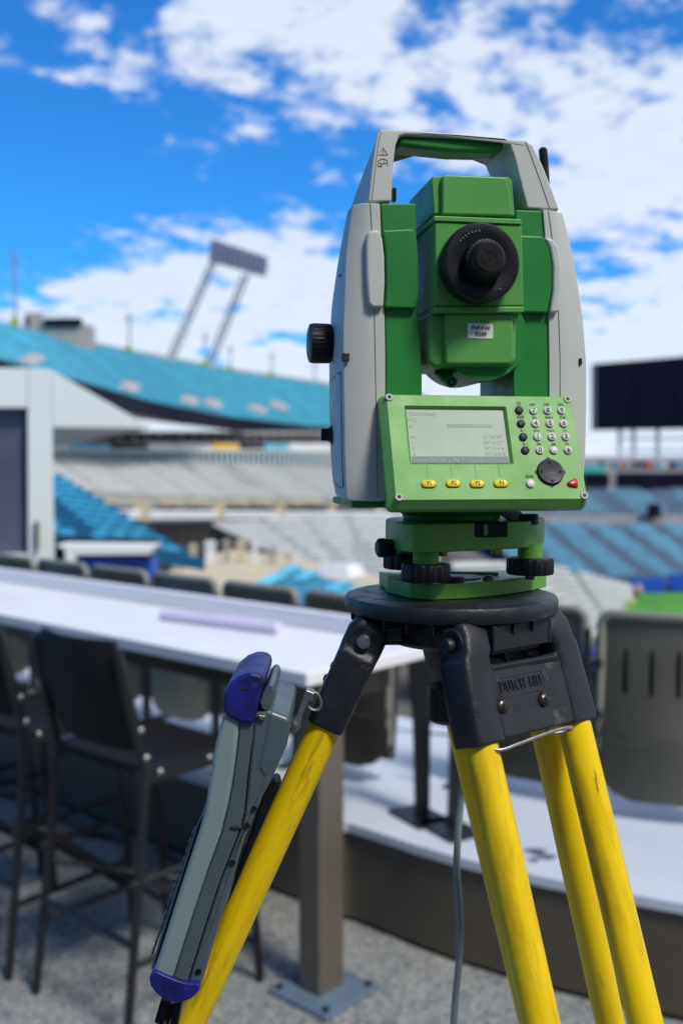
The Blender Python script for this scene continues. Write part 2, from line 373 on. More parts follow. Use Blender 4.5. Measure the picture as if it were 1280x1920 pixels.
# black fascia and soffit below it
def band(name, pts, zt, zb, dy, m, label, cat, kind=None, th=.4):
    bm = BM()
    for a, b in zip(pts, pts[1:]):
        n = Vector((-(b-a).y, (b-a).x, 0)).normalized()*th
        o = [a, b, b+n, a+n]
        prism(bm, [Vector((p.x, p.y, Z(zt))) for p in o], [Vector((p.x, p.y, Z(zb))) for p in o])
    return tag(mk(name, bm, m, smooth=False), label, cat, kind=kind)
band('deck_fascia', [p-Vector((0, .5, 0)) for p in ub], 5.0, 3.45, 0, DARK, 'long black fascia band curving under the teal upper deck', 'fascia')
bm = BM()
for a, b in zip(ub, ub[1:]):
    bm.faces.new([bm.verts.new(p) for p in (a+Vector((0, .2, -1.12)), b+Vector((0, .2, -1.12)), b+Vector((2, 9, -1.3)), a+Vector((2, 9, -1.3)))])
tag(mk('deck_soffit', bm, CONC), 'grey concrete soffit in shade under the black fascia', 'soffit')
# suites level: wall, windows, boards, railing
sw = [zray(40, 868, -.25), zray(200, 869, -.3), zray(330, 870, -.35), zray(480, 872, -.5), zray(640, 874, -.6), zray(780, 875, -.7)]
depth_s = [62, 78, 95, 118, 150, 185]
sw = [at(px, 870, Y) for px, Y in zip((40, 200, 330, 480, 640, 780), depth_s)]
def band2(name, pts, pt, pb, th, m, label, cat):
    bm = BM(); o = []
    for p in pts: f_ = p.y/1867; o.append((Vector((p.x, p.y, Z(pt*f_))), Vector((p.x, p.y, Z(pb*f_)))))
    for (a, a1), (b, b1) in zip(o, o[1:]):
        n = Vector((0, th, 0)); prism(bm, [a, b, b+n, a+n], [a1, b1, b1+n, a1+n])
    return tag(mk(name, bm, m, smooth=False), label, cat)
wall = band2('suite_wall', [p+Vector((0, 2.5, 0)) for p in sw], 56, -6, 1, CONC, 'pale concrete suite level wall under the upper deck', 'wall')
def along(pts, n):
    seg = [(b-a).length for a, b in zip(pts, pts[1:])]; T = sum(seg); o = []
    for k in range(n+1):
        d2 = T*k/n; i = 0
        while i < len(seg)-1 and d2 > seg[i]: d2 -= seg[i]; i += 1
        t = (pts[i+1]-pts[i]).normalized(); o.append((pts[i]+t*d2, t))
    return o
band2('support_wall', [p+Vector((0, 5, 0)) for p in sw], 46, -290, 1, CONC, 'concrete wall standing behind the suite level and the middle tier', 'wall')
for k, (p, t) in enumerate(along([p+Vector((0, 2.3, 0)) for p in sw], 40)):
    bm = BM(); ang = math.atan2(t.y, t.x); Mx = Matrix.Translation(Vector((p.x, p.y, 0))) @ Matrix.Rotation(ang, 4, 'Z')
    fz = p.y/1867
    box(bm, (0, -.08, Z(44*fz)), (2.4, .12, 12*fz), Mx); mk('window', bm, DARK, wall, smooth=False)
cols = [AWHITE, TEAL, DARK, AWHITE, AWHITE, AYEL, DARK, TEAL, AWHITE, AWHITE, AYEL, DARK, AWHITE, AWHITE, AWHITE]
pa = along(sw, len(cols)*2)
for k, c in enumerate(cols):
    a, b = pa[2*k][0], pa[2*k+2][0]; fz = (a.y+b.y)/2/1867
    bm = BM(); t = (b-a).normalized()*.1; n = Vector((-t.y, t.x, 0))*2; o = [a+t, b-t, b-t+n, a+t+n]
    prism(bm, [Vector((p.x, p.y, Z(33*fz))) for p in o], [Vector((p.x, p.y, Z(18*fz))) for p in o])
    names = {'white_board': 'white', 'teal_seat_plastic': 'teal', 'dark_glazed_fascia': 'black', 'yellow_board': 'yellow'}
    tag(mk('banner_board', bm, c, smooth=False), names[c.name]+' board, %s from the left on the suite level front' % ORD[k], 'banner', 'boards along the suite level')
a_ = [p-Vector((0, 1, 0)) for p in sw]
bm = BM()
for k, (p, t) in enumerate(along(a_, 74)):
    fz = p.y/1867; box(bm, (p.x, p.y, Z(4*fz)), (2.6*fz, .1, 28*fz))
a_ = [p-Vector((0, 1, 0)) for p in sw]
srl = empty('suite_railing', a_[0], 'pale railing of close uprights above the mid grey seats', 'railing'); u_ = mk('upright', bm, WHITEB, srl, Matrix.Translation(-a_[0]), smooth=False); u_['kind'] = 'stuff'
bm = BM(); tube(bm, [Vector((p.x, p.y, Z(20*p.y/1867))) for p in a_], .12, 6); mk('top_rail', bm, WHITEB, srl, Matrix.Translation(-a_[0]))
bm = BM()
for a, b in zip(a_, a_[1:]):
    fa, fb = a.y/1867, b.y/1867
    prism(bm, [Vector((a.x, a.y+.6, Z(16*fa))), Vector((b.x, b.y+.6, Z(16*fb))), Vector((b.x, b.y+.8, Z(16*fb))), Vector((a.x, a.y+.8, Z(16*fa)))],
          [Vector((a.x, a.y+.6, Z(-10*fa))), Vector((b.x, b.y+.6, Z(-10*fb))), Vector((b.x, b.y+.8, Z(-10*fb))), Vector((a.x, a.y+.8, Z(-10*fa)))])
tag(mk('glazed_balustrade', bm, mat('blue_grey_glass', (.05, .12, .18), .5), smooth=False), 'blue grey glazed balustrade behind the white uprights', 'balustrade')
# mid grey stand
mt = [at(-60, 853, 48), at(60, 858, 58), at(200, 866, 76), at(330, 870, 93), at(480, 874, 116), at(640, 877, 148), at(800, 879, 183)]
mb = [at(40, 905, 40), at(160, 925, 50), at(300, 934, 62), at(430, 937, 80), at(580, 938, 105), at(740, 938, 135), at(900, 934, 165)]
stand('mid_stand_seats', mb, mt, 13, SGREY, CONCG, 'pale grey seats of the middle tier below the suite railing', 'seating', aisles=(.1, .2, .3, .4, .5, .6, .7, .8, .9), seatw=.6, asw=.6)
# concourse mouth behind / below it
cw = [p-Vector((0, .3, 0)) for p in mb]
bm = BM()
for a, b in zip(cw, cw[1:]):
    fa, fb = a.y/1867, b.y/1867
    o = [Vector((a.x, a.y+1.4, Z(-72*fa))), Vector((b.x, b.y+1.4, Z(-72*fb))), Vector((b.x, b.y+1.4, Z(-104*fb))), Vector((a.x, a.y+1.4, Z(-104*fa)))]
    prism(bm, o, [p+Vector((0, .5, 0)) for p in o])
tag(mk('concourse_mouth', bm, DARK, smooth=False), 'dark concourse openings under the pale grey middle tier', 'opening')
for k, (p, t) in enumerate(along(cw, 22)):
    fz = p.y/1867; bm = BM(); Mx = Matrix.Translation(Vector((p.x, p.y, 0))) @ Matrix.Rotation(math.atan2(t.y, t.x), 4, 'Z')
    if k % 3 == 0: box(bm, (0, -.3, Z(-92*fz)), (.9, .7, 40*fz), Mx)
    else: box(bm, (0, -.3, Z(-76*fz)), (4.2, .5, 8*fz), Mx)
    tag(mk('concourse_pier', bm, SAND, smooth=False), ('upright sand pier, %s' if k % 3 == 0 else 'level sand beam, %s') % ORD[k]+' from the left along the dark concourse mouth', 'pier', 'piers along the concourse mouth')
for dz in (-96, -104):
    bm = BM(); tube(bm, [Vector((p.x, p.y-1.5, Z(dz*p.y/1867))) for p in cw], .25, 6)
    tag(mk('concourse_rail', bm, AWHITE), ('upper' if dz == -96 else 'lower')+' white rail running in front of the dark concourse', 'rail')
# lower grey stand in the middle of the picture
stand('lower_grey_seats', [zray(588, 1076, -6), zray(680, 1092, -6.2), zray(800, 1110, -6.5)], [zray(393, 984, -4.4), zray(600, 967, -4.6), zray(830, 962, -4.8)],
      15, SGREY, CONCG, 'pale grey lower seats left of the tribrach under the dark concourse', 'seating', aisles=(.2, .4, .6, .8), seatw=.6, asw=.5)
stand('lower_grey_seats', [zray(960, 1300, -14), zray(1108, 1212, -13.7), zray(1186, 1122, -13.4)], [zray(840, 1072, -7), zray(1010, 1064, -8.5), zray(1186, 1100, -12.2)],
      10, SGREY, CONCG, 'pale grey lower seats right of the tribrach, running down to the grass', 'seating', aisles=(.3, .65), seatw=.6, seath=.3)
# near blue stand, left
stand('near_blue_seats', [at(-200, 958, 24), at(100, 1012, 23), at(385, 1060, 21)], [at(-260, 877, 33), at(0, 884, 32), at(104, 889, 31)], 12, TEAL, CONCN, 'bright teal lower seats in rows beside the white booth', 'seating', aisles=(.35, .62, .985), seatw=.5, asw=.4, thick=.6)
stand('small_blue_seats', [at(440, 1112, 22), at(600, 1142, 22.5)], [at(545, 1062, 28), at(700, 1112, 28)], 8, TEAL, CONCN, 'small block of teal seats below the sand concourse, left of the tripod', 'seating', aisles=(.5,), seatw=.45, seath=.4, asw=.3, thick=.5)
# sand concourse between the blocks
bm = BM(); o = [at(290, 1082, 33), at(430, 1030, 50), at(560, 1046, 52), at(760, 1090, 40), at(760, 1140, 30), at(400, 1120, 27)]
prism(bm, o, [p+Vector((0, 0, -.5)) for p in o]); tag(mk('concourse_floor', bm, SAND), kind='structure')
for k, (px, py, Y) in enumerate(((335, 1056, 36), (362, 1042, 38), (395, 1035, 40), (425, 1032, 40), (452, 1034, 41), (478, 1038, 42), (510, 1045, 42), (540, 1052, 42))):
    p = at(px, py, Y); bm = BM(); box(bm, p, (.22 if k % 2 else .38, .25, .9)); box(bm, p+Vector((0, -.16, .3)), (.5, .06, .06))
    tag(mk('concourse_bollard', bm, [CONC, SAND, AWHITE][k % 3]), 'short %s post, %s from the left on the sand concourse' % (['grey', 'sand', 'white'][k % 3], ORD[k]), 'post', 'posts on the sand concourse')
bm = BM(); p = at(640, 1080, 36); prism(bm, [p+Vector(q) for q in ((-.9, 0, 0), (.3, -.6, 0), (.9, .5, 0), (-.2, 1, 0))], [p+Vector(q)+Vector((0, 0, .4)) for q in ((-.7, 0, 0), (.2, -.4, 0), (.7, .4, 0), (-.1, .8, 0))])
tag(mk('covered_table', bm, AWHITE), 'white covered slab beside the small block of teal seats', 'table')
# right hand far end
stand('end_lower_seats', [at(990, 1078, 112), at(1130, 1086, 111), at(1290, 1084, 110), at(1430, 1080, 110), at(1640, 1072, 110)], [at(860, 975, 128), at(1010, 980, 127), at(1150, 984, 126), at(1300, 986, 125), at(1500, 986, 125)], 15, TEALR, CONCB,
      'blue lower end seats right of the tribrach above the grass', 'seating', aisles=(.12, .25, .38, .5, .62, .82), seatw=.6, asw=1.0)
stand('end_upper_seats', [at(910, 961, 131), at(1065, 964, 131), at(1360, 966, 130), at(1560, 966, 130)], [at(860, 915, 143), at(1010, 918, 143), at(1300, 920, 142), at(1500, 920, 142)], 9, TEALR, CONCB,
      'blue upper end seats in a short block under the black band', 'seating', aisles=(.25, .45, .58, .8), seatw=.6, asw=1.3)
def slab(name, x0, x1, y0, y1, Y, m, label, cat, th=1.0, kind=None):
    bm = BM(); o = [at(x0, y0, Y), at(x1, y0, Y), at(x1, y1, Y), at(x0, y1, Y)]
    prism(bm, o, [p+Vector((0, th, 0)) for p in o]); return tag(mk(name, bm, m, smooth=False), label, cat, kind=kind)
slab('end_walkway', 850, 1500, 966, 982, 129.5, CONC, 'pale walkway wall between the two blue end blocks', 'wall')
slab('end_wall', 850, 1500, 880, 921, 144, CONC, 'pale concrete back wall above the upper blue end block', 'wall')
slab('ribbon_board', 1095, 1142, 888, 912, 143.5, SCRN, 'short black ribbon board left of the long one', 'board')
slab('ribbon_board', 1158, 1500, 886, 913, 143.5, SCRN, 'long black ribbon board across the end wall', 'board')
slab('end_terrace_top', 850, 1500, 856, 880, 150, PINKC, 'pinkish grey terrace line on top of the end stand', 'wall')
rr = random.Random(3)
for k in range(16):
    x = 1085+k*13+rr.uniform(-3, 3); slab('crowd_item', x, x+rr.uniform(4, 9), 866+rr.uniform(-3, 3), 877, 149.5, rr.choice([AWHITE, DARK, REDD, CONC, TEALR]), 'small boxy fitting, %s from the left on top of the end stand' % ORD[k], 'fitting', .5)['group'] = 'fittings along the end stand top'
slab('kiosk', 1088, 1135, 872, 886, 143.2, mat('teal_green_paint', (.05, .4, .35), .5), 'teal green kiosk strip at the end wall', 'kiosk')
for px, py0, py1 in ((1226, 945, 972), (1213, 900, 925)):
    slab('vomitory', px-10, px+12, py0, py1, 128 if py0 > 930 else 142, DARK, ('lower' if py0 > 930 else 'upper')+' dark stair opening in the blue end seats', 'opening')
slab('field_wall', 1183, 1247, 1084, 1116, 108, BLUEW, 'blue padded wall panel at the field edge, left of the gap', 'panel', .5)
slab('field_wall', 1256, 1420, 1076, 1108, 108, BLUEW, 'blue padded wall panel at the field edge, right of the gap', 'panel', .5)
bm = BM(); fz_ = -13.6 + CAM_H
fp = [Vector((p.x, p.y, fz_)) for p in (atz(1190, 1112, fz_), atz(1620, 1108, fz_), atz(2300, 1500, fz_), atz(1130, 1500, fz_), atz(1120, 1260, fz_), atz(1165, 1150, fz_))]
prism(bm, fp, [p+Vector((0, 0, -.3)) for p in fp]); tag(mk('playing_field', bm, GRASS), kind='structure')
for k, (px, py, Y, m) in enumerate(((1192, 1118, 106, SAND), (1186, 1130, 100, DARK), (1178, 1140, 96, SAND), (1170, 1152, 92, GRN2), (1130, 1172, 84, BLUEW), (1138, 1196, 78, DARK), (1128, 1215, 74, GRN2), (1124, 1236, 70, BLUEW))):
    p = at(px, py, Y); bm = BM(); box(bm, p, (1.0, 1.2, 1.6)); box(bm, p+Vector((.2, 0, 1)), (.5, .8, .5))
    tag(mk('sideline_crate', bm, m), 'small bulky box, %s from the far end of the grass edge' % ORD[k], 'crate', 'clutter at the edge of the grass')
# scoreboard
sb = empty('scoreboard', at(1240, 860, 165), 'wide black video screen on steel posts above the end stand', 'scoreboard')
o0 = sb.location
bm = BM(); a, b, c, d2 = at(1113, 682, 165), at(1420, 657, 160), at(1420, 801, 160), at(1113, 806, 165)
prism(bm, [p-o0 for p in (a, b, c, d2)], [p-o0+Vector((.3, 3, 0)) for p in (a, b, c, d2)]); mk('screen', bm, SCRN, sb)
for u in (0, .25, .5, .75, 1):
    b_ = BM(); tube(b_, [a.lerp(b, u)-o0+Vector((0, -.1, 0)), d2.lerp(c, u)-o0+Vector((0, -.1, 0))], .07 if 0 < u < 1 else .18, 5); mk('frame', b_, TOWER if u in (0, 1) else DARK, sb)
for px in (1161, 1187, 1232, 1300, 1380):
    bm = BM(); p = at(px, 800, 166)-o0; q = at(px, 870, 166)-o0; tube(bm, [p, q], .35, 8); mk('post', bm, WHITEB, sb)
for py in (822, 845):
    bm = BM(); tube(bm, [at(1161, py, 166)-o0, at(1380, py, 166)-o0], .15, 6); mk('beam', bm, WHITEB, sb)
# floodlight tower
ft = empty('floodlight_tower', at(350, 700, 235), 'tall leaning floodlight tower with two lattice legs and a lamp bank', 'floodlight')
o0 = ft.location
for (x0, y0, x1, y1) in ((312, 690, 402, 488), (384, 705, 462, 512)):
    bm = BM(); a, b = at(x0, y0, 240)-o0, at(x1, y1, 228)-o0; wv = Vector((.85, 0, .2)); wy = Vector((0, 1.0, 0)); n = 16
    ch = [wv+wy, wv-wy, -wv-wy, -wv+wy]
    for c in ch: tube(bm, [a+c, b+c*.8], .11, 5)
    for i in range(n):
        p, q = a.lerp(b, i/n), a.lerp(b, (i+1)/n)
        for j in range(4):
            tube(bm, [p+ch[j], q+ch[(j+1) % 4]*.95], .055, 4); tube(bm, [p+ch[j], p+ch[(j+1) % 4]], .055, 4)
    mk('lattice_leg', bm, TOWER, ft)
bm = BM(); A, B, C2, E2 = (at(*q)-o0 for q in ((398, 450, 226), (500, 484, 230), (496, 517, 230), (392, 488, 226)))
for t in range(5):
    p, q = A.lerp(E2, t/4), B.lerp(C2, t/4); tube(bm, [p, q], .22, 5)
for t in range(9): tube(bm, [A.lerp(B, t/8)+Vector((0, .6, 0)), E2.lerp(C2, t/8)+Vector((0, .6, 0))], .2, 5)
prism(bm, [A+Vector((0, .8, 0)), B+Vector((0, .8, 0)), C2+Vector((0, .8, 0)), E2+Vector((0, .8, 0))], [A+Vector((0, 1.2, 0)), B+Vector((0, 1.2, 0)), C2+Vector((0, 1.2, 0)), E2+Vector((0, 1.2, 0))])
mk('lamp_rack', bm, mat('dark_blue_rack_steel', (.035, .05, .12), .5), ft)
lm = None
for r_ in range(4):
    for c_ in range(11):
        p = A.lerp(E2, (r_+.5)/4).lerp(B.lerp(C2, (r_+.5)/4), (c_+.5)/11)+Vector((0, -.3, 0))
        if lm is None:
            bm = BM(); lathe(bm, [(.25, .9), (.48, .3), (.5, 0), (0, .02)], (0, 0, 0), (0, 1, 0), 10); o = mk('lamp', bm, LAMPM, ft); lm = o.data
        else: o = mk('lamp', lm, LAMPM, ft)
        o.location = p
# rooftop booth, masts on the rim of the upper deck
bt = empty('rooftop_booth', at(100, 640, 104), 'small pale concrete booth on the rim of the upper deck', 'booth'); o0 = bt.location
a = at(52, 596, 104)-o0; b = at(146, 600, 156)-o0; zb = -1.0
def wb(x0, y0, x1, y1, Y, name, m, dep=5, dy=0):
    bm = BM(); o = [at(x0, y0, Y)-o0, at(x1, y0, Y)-o0, at(x1, y1, Y)-o0, at(x0, y1, Y)-o0]; prism(bm, o, [p+Vector((.6, dep, 0)) for p in o]); return mk(name, bm, m, bt)
wb(52, 602, 146, 650, 104, 'wall', CONC); wb(84, 596, 142, 604, 103.6, 'window', DARK, .4); wb(48, 586, 84, 602, 104, 'roof', CONC); wb(80, 590, 104, 597, 103.2, 'roof', WHITEB)
wb(46, 594, 53, 614, 103.8, 'side_vent', DARK, 2); wb(84, 598, 142, 612, 103.7, 'window_band', DARK, .3)
for k, (px, py, h) in enumerate(((30, 606, 8), (243, 655, 5), (385, 683, 5), (432, 692, 4), (510, 702, 4), (590, 715, 4))):
    p = at(px, py+2, 13*1867/(865-py-6)); m_ = empty('mast', p, 'thin mast with yellow green box, %s from the left on the upper deck rim' % ORD[k], 'mast', 'masts along the upper deck rim')
    bm = BM(); tube(bm, [(0, 0, -1), (0, 0, h*.9)], .12, 6); box(bm, (0, 0, h*.75), (1.2, .2, .15)); mk('pole', bm, TOWER, m_)
    bm = BM(); box(bm, (0, -.2, .2), (.6, .5, .9)); mk('lamp_box', bm, GRN2, m_, bevel=.05)
for k, (px, py) in enumerate(((45, 686), (235, 737), (350, 762), (395, 768), (480, 778), (520, 772))):    # pale stair mouths in the deck
    Dk = 5.0*1867/(865-py+8)*.99; p = at(px, py-8, Dk); bm = BM(); s_ = Dk/1867
    prism(bm, [p+Vector(q)*s_ for q in ((-15, 0, 3), (8, 0, -6), (18, 0, -6), (-3, 0, 3))], [p+Vector(q)*s_+Vector((0, 2.5, .6)) for q in ((-15, 0, 3), (8, 0, -6), (18, 0, -6), (-3, 0, 3))])
    tag(mk('stair_mouth', bm, PINKC), 'pale stair mouth wall, %s from the left in the teal upper deck' % ORD[k], 'stair wall', 'stair mouths in the upper deck')
# pale rim wall of the upper deck
band('parapet_wall', ut, 13.55, 12.3, 0, CONC, 'thin pale parapet along the top of the teal upper deck', 'parapet')

# ------------------------------------------------------------------ white booth on the left
wbth = empty('broadcast_booth', at(40, 1060, 9), 'white booth with mauve window and wedge canopy at the left', 'booth'); o0 = wbth.location
def wpoly(name, pts, Y, dep, m, bev=.01, parent=None):
    bm = BM(); o = [at(x, y, Y)-o0 for x, y in pts]; prism(bm, o, [p+Vector((-.42*dep, dep, 0)) for p in o]); return mk(name, bm, m, parent or wbth, bevel=bev)
wpoly('wall', [(52, 690), (97, 694), (103, 1075), (54, 1075)], 9, 1.2, WHITEB)
wpoly('lintel', [(-260, 690), (51.5, 690), (51.5, 765), (-260, 765)], 9.004, 1.2, WHITEB)
wpoly('sill', [(-260, 1040), (53.5, 1040), (54, 1085), (-260, 1085)], 9.004, 1.2, WHITEB)
wf = wpoly('window', [(-260, 766), (51, 766), (53, 1039), (-260, 1039)], 9.12, .1, WIN, 0)
wpoly('frame', [(46, 766), (51, 766), (53, 1039), (48, 1039)], 9.06, .05, DARK, 0, wf)
wpoly('handle', [(66, 978), (73, 978), (73, 1032), (66, 1032)], 8.95, .05, STUBE, .005)
bm = BM(); a, b, c = (at(*q)-o0 for q in ((98, 694, 9), (100, 800, 9), (287, 803, 9))); a2, b2 = at(60, 702, 14)-o0, at(100, 838, 21.6)-o0; b2.z = b.z
v = [bm.verts.new(p) for p in (a, b, c, a2, b2)]
for f in ((0, 1, 2), (0, 2, 3), (1, 4, 2), (2, 4, 3), (0, 3, 4, 1)): bm.faces.new([v[i] for i in f])
mk('canopy', bm, WHITEB, wbth)
bk = empty('blue_box', at(190, 1085, 8), 'white rimmed box with a royal blue front beside the booth', 'box'); o0 = bk.location
for nm, pts, Y, m in (('rim', [(105, 1022), (292, 1024), (280, 1040), (140, 1041)], 7.9, WHITEB), ('side_wall', [(122, 1032), (141, 1041), (141, 1090), (122, 1090)], 7.9, WHITEB), ('front_panel', [(141.5, 1044), (282, 1042), (288, 1092), (141.5, 1092)], 8, BLUEW), ('back_panel', [(104, 1012), (285, 1014), (285, 1024), (104, 1100)], 8.4, DARK)):
    bm = BM(); o = [at(x, y, Y)-o0 for x, y in pts]; prism(bm, o, [p+Vector((0, .3, 0)) for p in o]); mk(nm, bm, m, bk, bevel=.005)

# ------------------------------------------------------------------ counter table
Mt = Matrix((( -D_.x, N_.x, 0), (-D_.y, N_.y, 0), (0, 0, 1))).to_4x4()      # local x: towards the near end, y: across, z up
E0 = atz(575, 1262, 1.0); n0 = E0.dot(N_); t0 = E0.dot(-D_)
def tbl(x, y, z): return Vector((x, y, z))
tb = empty('counter_table', Mt.copy() if False else Matrix.Translation(E0*Vector((1, 1, 0)) if False else Vector((E0.x, E0.y, 0))) @ Mt, 'long white bar counter with raised back ledge and taupe column', 'counter')
LEN = 6.5; WID = .59
bm = BM(); box(bm, (-LEN/2, WID/2, .978), (LEN, WID, .042)); mk('tabletop', bm, TABLE, tb, bevel=.006)
bm = BM(); box(bm, (-LEN/2-.02, WID-.02, 1.031), (LEN, .04, .062)); mk('back_ledge', bm, TABLE, tb, bevel=.005)
bm = BM(); box(bm, (-LEN/2-.12, .20, .905), (LEN, .04, .10)); box(bm, (-LEN/2-.12, WID-.08, .905), (LEN, .04, .10)); box(bm, (-.12, WID/2, .9045), (.04, WID-.26, .099)); mk('apron', bm, FASC, tb, bevel=.003)
for x in (-.065, -2.4, -4.7):
    cl = BM(); box(cl, (x, .13, .482), (.085, .11, .945)); l = mk('column', cl, LEGM, tb, bevel=.004)
    bm = BM(); box(bm, (x+.01, .13, .008), (.24, .24, .015)); mk('base_plate', bm, STEELB, l, bevel=.003)
    for sx, sy in ((-1, -1), (1, -1), (-1, 1), (1, 1)):
        bm = BM(); lathe(bm, [(.011, 0), (.011, .01), (0, .012)], (x+.01+sx*.095, .13+sy*.095, .0155), (0, 0, 1), 6); mk('bolt', bm, DKSTEEL, l)
# lavender roll of paper on the counter
a = atz(307, 1152, 1.02); b = atz(522, 1178, 1.02); bm = BM(); dr = (b-a).normalized()
tube(bm, [a, a+dr*.01, b-dr*.01, b], .0235, 20); tube(bm, [b-dr*.002, b+dr*.004], [.019, .019], 20)
tag(mk('paper_roll', bm, ROLL), 'lavender roll of paper lying on the white counter', 'paper roll')

# ------------------------------------------------------------------ stadium seats on the platform (backs to us)
def seat_mesh():
    prof = []
    W = .46
    # shell: rounded outline in x-z, curved in y (dished towards us at the lower lumbar part)
    bm = BM(); nx, nz = 26, 34; H0, H1 = .0, .66; grid = {}
    def yof(x, z): return -.06*(1-abs(z-.22)/.5)**2*(.6+.4*math.cos(x*math.pi/W)) + .022*(x/(W/2))**2 - .03*max(0, (.2-z)/.2)
    slots = [(-.135, .44), (-.045, .44), (.045, .44), (.135, .44)]
    def half(z):
        if z > H1-.07: q = (z-(H1-.07))/.07; return W/2 - .07*(1-math.sqrt(max(0, 1-q*q)))
        if z < .14: q = (.14-z)/.14; return W/2 - .14*(1-math.sqrt(max(0, 1-q*q)))*.9
        return W/2
    for i in range(nx+1):
        for j in range(nz+1):
            z = H0+(H1-H0)*j/nz; x = (2*i/nx-1)*max(half(z), .02); grid[i, j] = bm.verts.new((x, yof(x, z), z))
    for i in range(nx):
        for j in range(nz):
            x = (2*(i+.5)/nx-1)*W/2; z = H0+(H1-H0)*(j+.5)/nz
            if any(abs(x-sx) < .014 and abs(z-sz) < .08 for sx, sz in slots): continue
            bm.faces.new((grid[i, j], grid[i+1, j], grid[i+1, j+1], grid[i, j+1]))
    bmesh.ops.solidify(bm, geom=bm.faces[:], thickness=.014)
    return bm
def make_seat(p, ang, label, first):
    s = empty('stadium_seat', Matrix.Translation(p) @ Matrix.Rotation(ang, 4, 'Z'), label, 'seat', 'grey stadium seats on the platform')
    mk('backrest', first['shell'], SEATG, s, Matrix.Translation((0, 0, .07)))
    mk('rim', first['rim'], SEATG, s, Matrix.Translation((0, 0, .07)))
    mk('seat_pan', first['pan'], STUBE, s, bevel=.01)
    mk('standard', first['post'], STUBE, s, bevel=.003)
    return s
sh = seat_mesh(); bmesh.ops.recalc_face_normals(sh, faces=sh.faces)
def tomesh(bm, m, name, ang=35):
    bmesh.ops.recalc_face_normals(bm, faces=bm.faces); me = bpy.data.meshes.new(name); bm.to_mesh(me); bm.free(); me.materials.append(m)
    me.polygons.foreach_set('use_smooth', [True]*len(me.polygons)); me.set_sharp_from_angle(angle=R(ang)); return me
rim = BM(); rp = []
for x, z in sm([(-.222, .10), (-.222, .65), (.222, .65), (.222, .10)][0:0] or [Vector((-.218, .1, 0)), Vector((-.218, .645, 0)), Vector((.218, .645, 0)), Vector((.218, .1, 0))], 3) and [(q.x, q.y) for q in sm([Vector((-.218, .1, 0)), Vector((-.218, .55, 0)), Vector((-.218, .645, 0)), Vector((-.12, .645, 0)), Vector((.12, .645, 0)), Vector((.218, .645, 0)), Vector((.218, .55, 0)), Vector((.218, .1, 0))], 2)]:
    rp.append(Vector((x, .022*(x/.23)**2-.05*(1-abs(z-.22)/.5)**2*.3-.008, z)))
tube(rim, rp, .016, 8)
pan = BM(); prism(pan, [(-.2, .02, .10), (.2, .02, .10), (.2, .075, .62), (-.2, .075, .62)], [(-.2, .07, .09), (.2, .07, .09), (.2, .11, .62), (-.2, .11, .62)])
post = BM(); box(post, (-.262, -.01, .33), (.022, .04, .66)); box(post, (-.262, .0, .006), (.06, .22, .012))
for z in (.36, .54): box(post, (-.25, .0, z), (.08, .05, .03)); lathe(post, [(.019, 0), (.019, .05)], (-.262, -.05, z), (0, 1, 0), 10)
FS = dict(shell=tomesh(sh, SEATG, 'backrest', 50), rim=tomesh(rim, SEATG, 'rim', 60), pan=tomesh(pan, mat('dark_seat_underside', (.03, .032, .03), .6), 'seat_pan'), post=tomesh(post, STUBE, 'standard'))
ang0 = math.atan2(-D_.y, -D_.x)
make_seat(Vector((1.118, 3.41, .35)), R(-20), 'grey slotted seat back nearest the right edge of the photo', FS)
make_seat(Vector((.69, 3.69, .35)), R(-32), 'grey seat back half hidden behind the yellow tripod poles', FS)
base_b = Vector((.016, 3.90, .35))
make_seat(base_b, ang0, 'grey seat back under the end of the white counter', FS)
nm = ['first', 'second', 'third', 'fourth', 'fifth', 'sixth', 'seventh']
for k in range(1, 8):
    make_seat(base_b + D_*(.5*k), ang0, 'grey seat top behind the counter ledge, %s beyond the one at its end' % nm[k-1], FS)
# black steel posts standing on the platform
def spost(px0, py0, px1, py1, Y, wt, wb_, label, blue=False):
    p1 = at(px1, py1, Y); p1 = Vector((p1.x, p1.y, .35)); p0 = at(px0, py0, Y)
    e = empty('steel_post', p1, label, 'post', 'black posts on the platform'); bm = BM(); a = p0-p1
    prism(bm, [(a.x-wt/2, 0, a.z), (a.x+wt/2, 0, a.z), (wb_*.6+a.x*.5, 0, a.z*.55), (wb_/2, 0, .01), (-wb_/2, 0, .01), (-wb_*.6+a.x*.5, 0, a.z*.55)],
          [(a.x-wt/2, .06, a.z), (a.x+wt/2, .06, a.z), (wb_*.6+a.x*.5, .06, a.z*.55), (wb_/2, .06, .01), (-wb_/2, .06, .01), (-wb_*.6+a.x*.5, .06, a.z*.55)])
    mk('upright', bm, STUBE, e, bevel=.004)
    bm = BM(); box(bm, (0, .02, .006), (.14, .2, .012), Matrix.Rotation(R(30), 4, 'Z')); mk('foot_plate', bm, STUBE, e, bevel=.002)
    return e
spost(790, 1225, 792, 1530, 3.42, .10, .05, 'broad black steel post under the counter end, left of the front yoke')
spost(862, 1280, 850, 1553, 3.30, .05, .035, 'slim black steel post behind the grey cable')
bm = BM(); lathe(bm, [(0, 0), (.02, .005), (.022, .07), (.012, .085), (0, .085)], at(855, 1352, 3.7), (0, 0, 1), 16)
tag(mk('bottle', bm, BLUEW), 'small blue bottle glimpsed behind the black post', 'bottle')

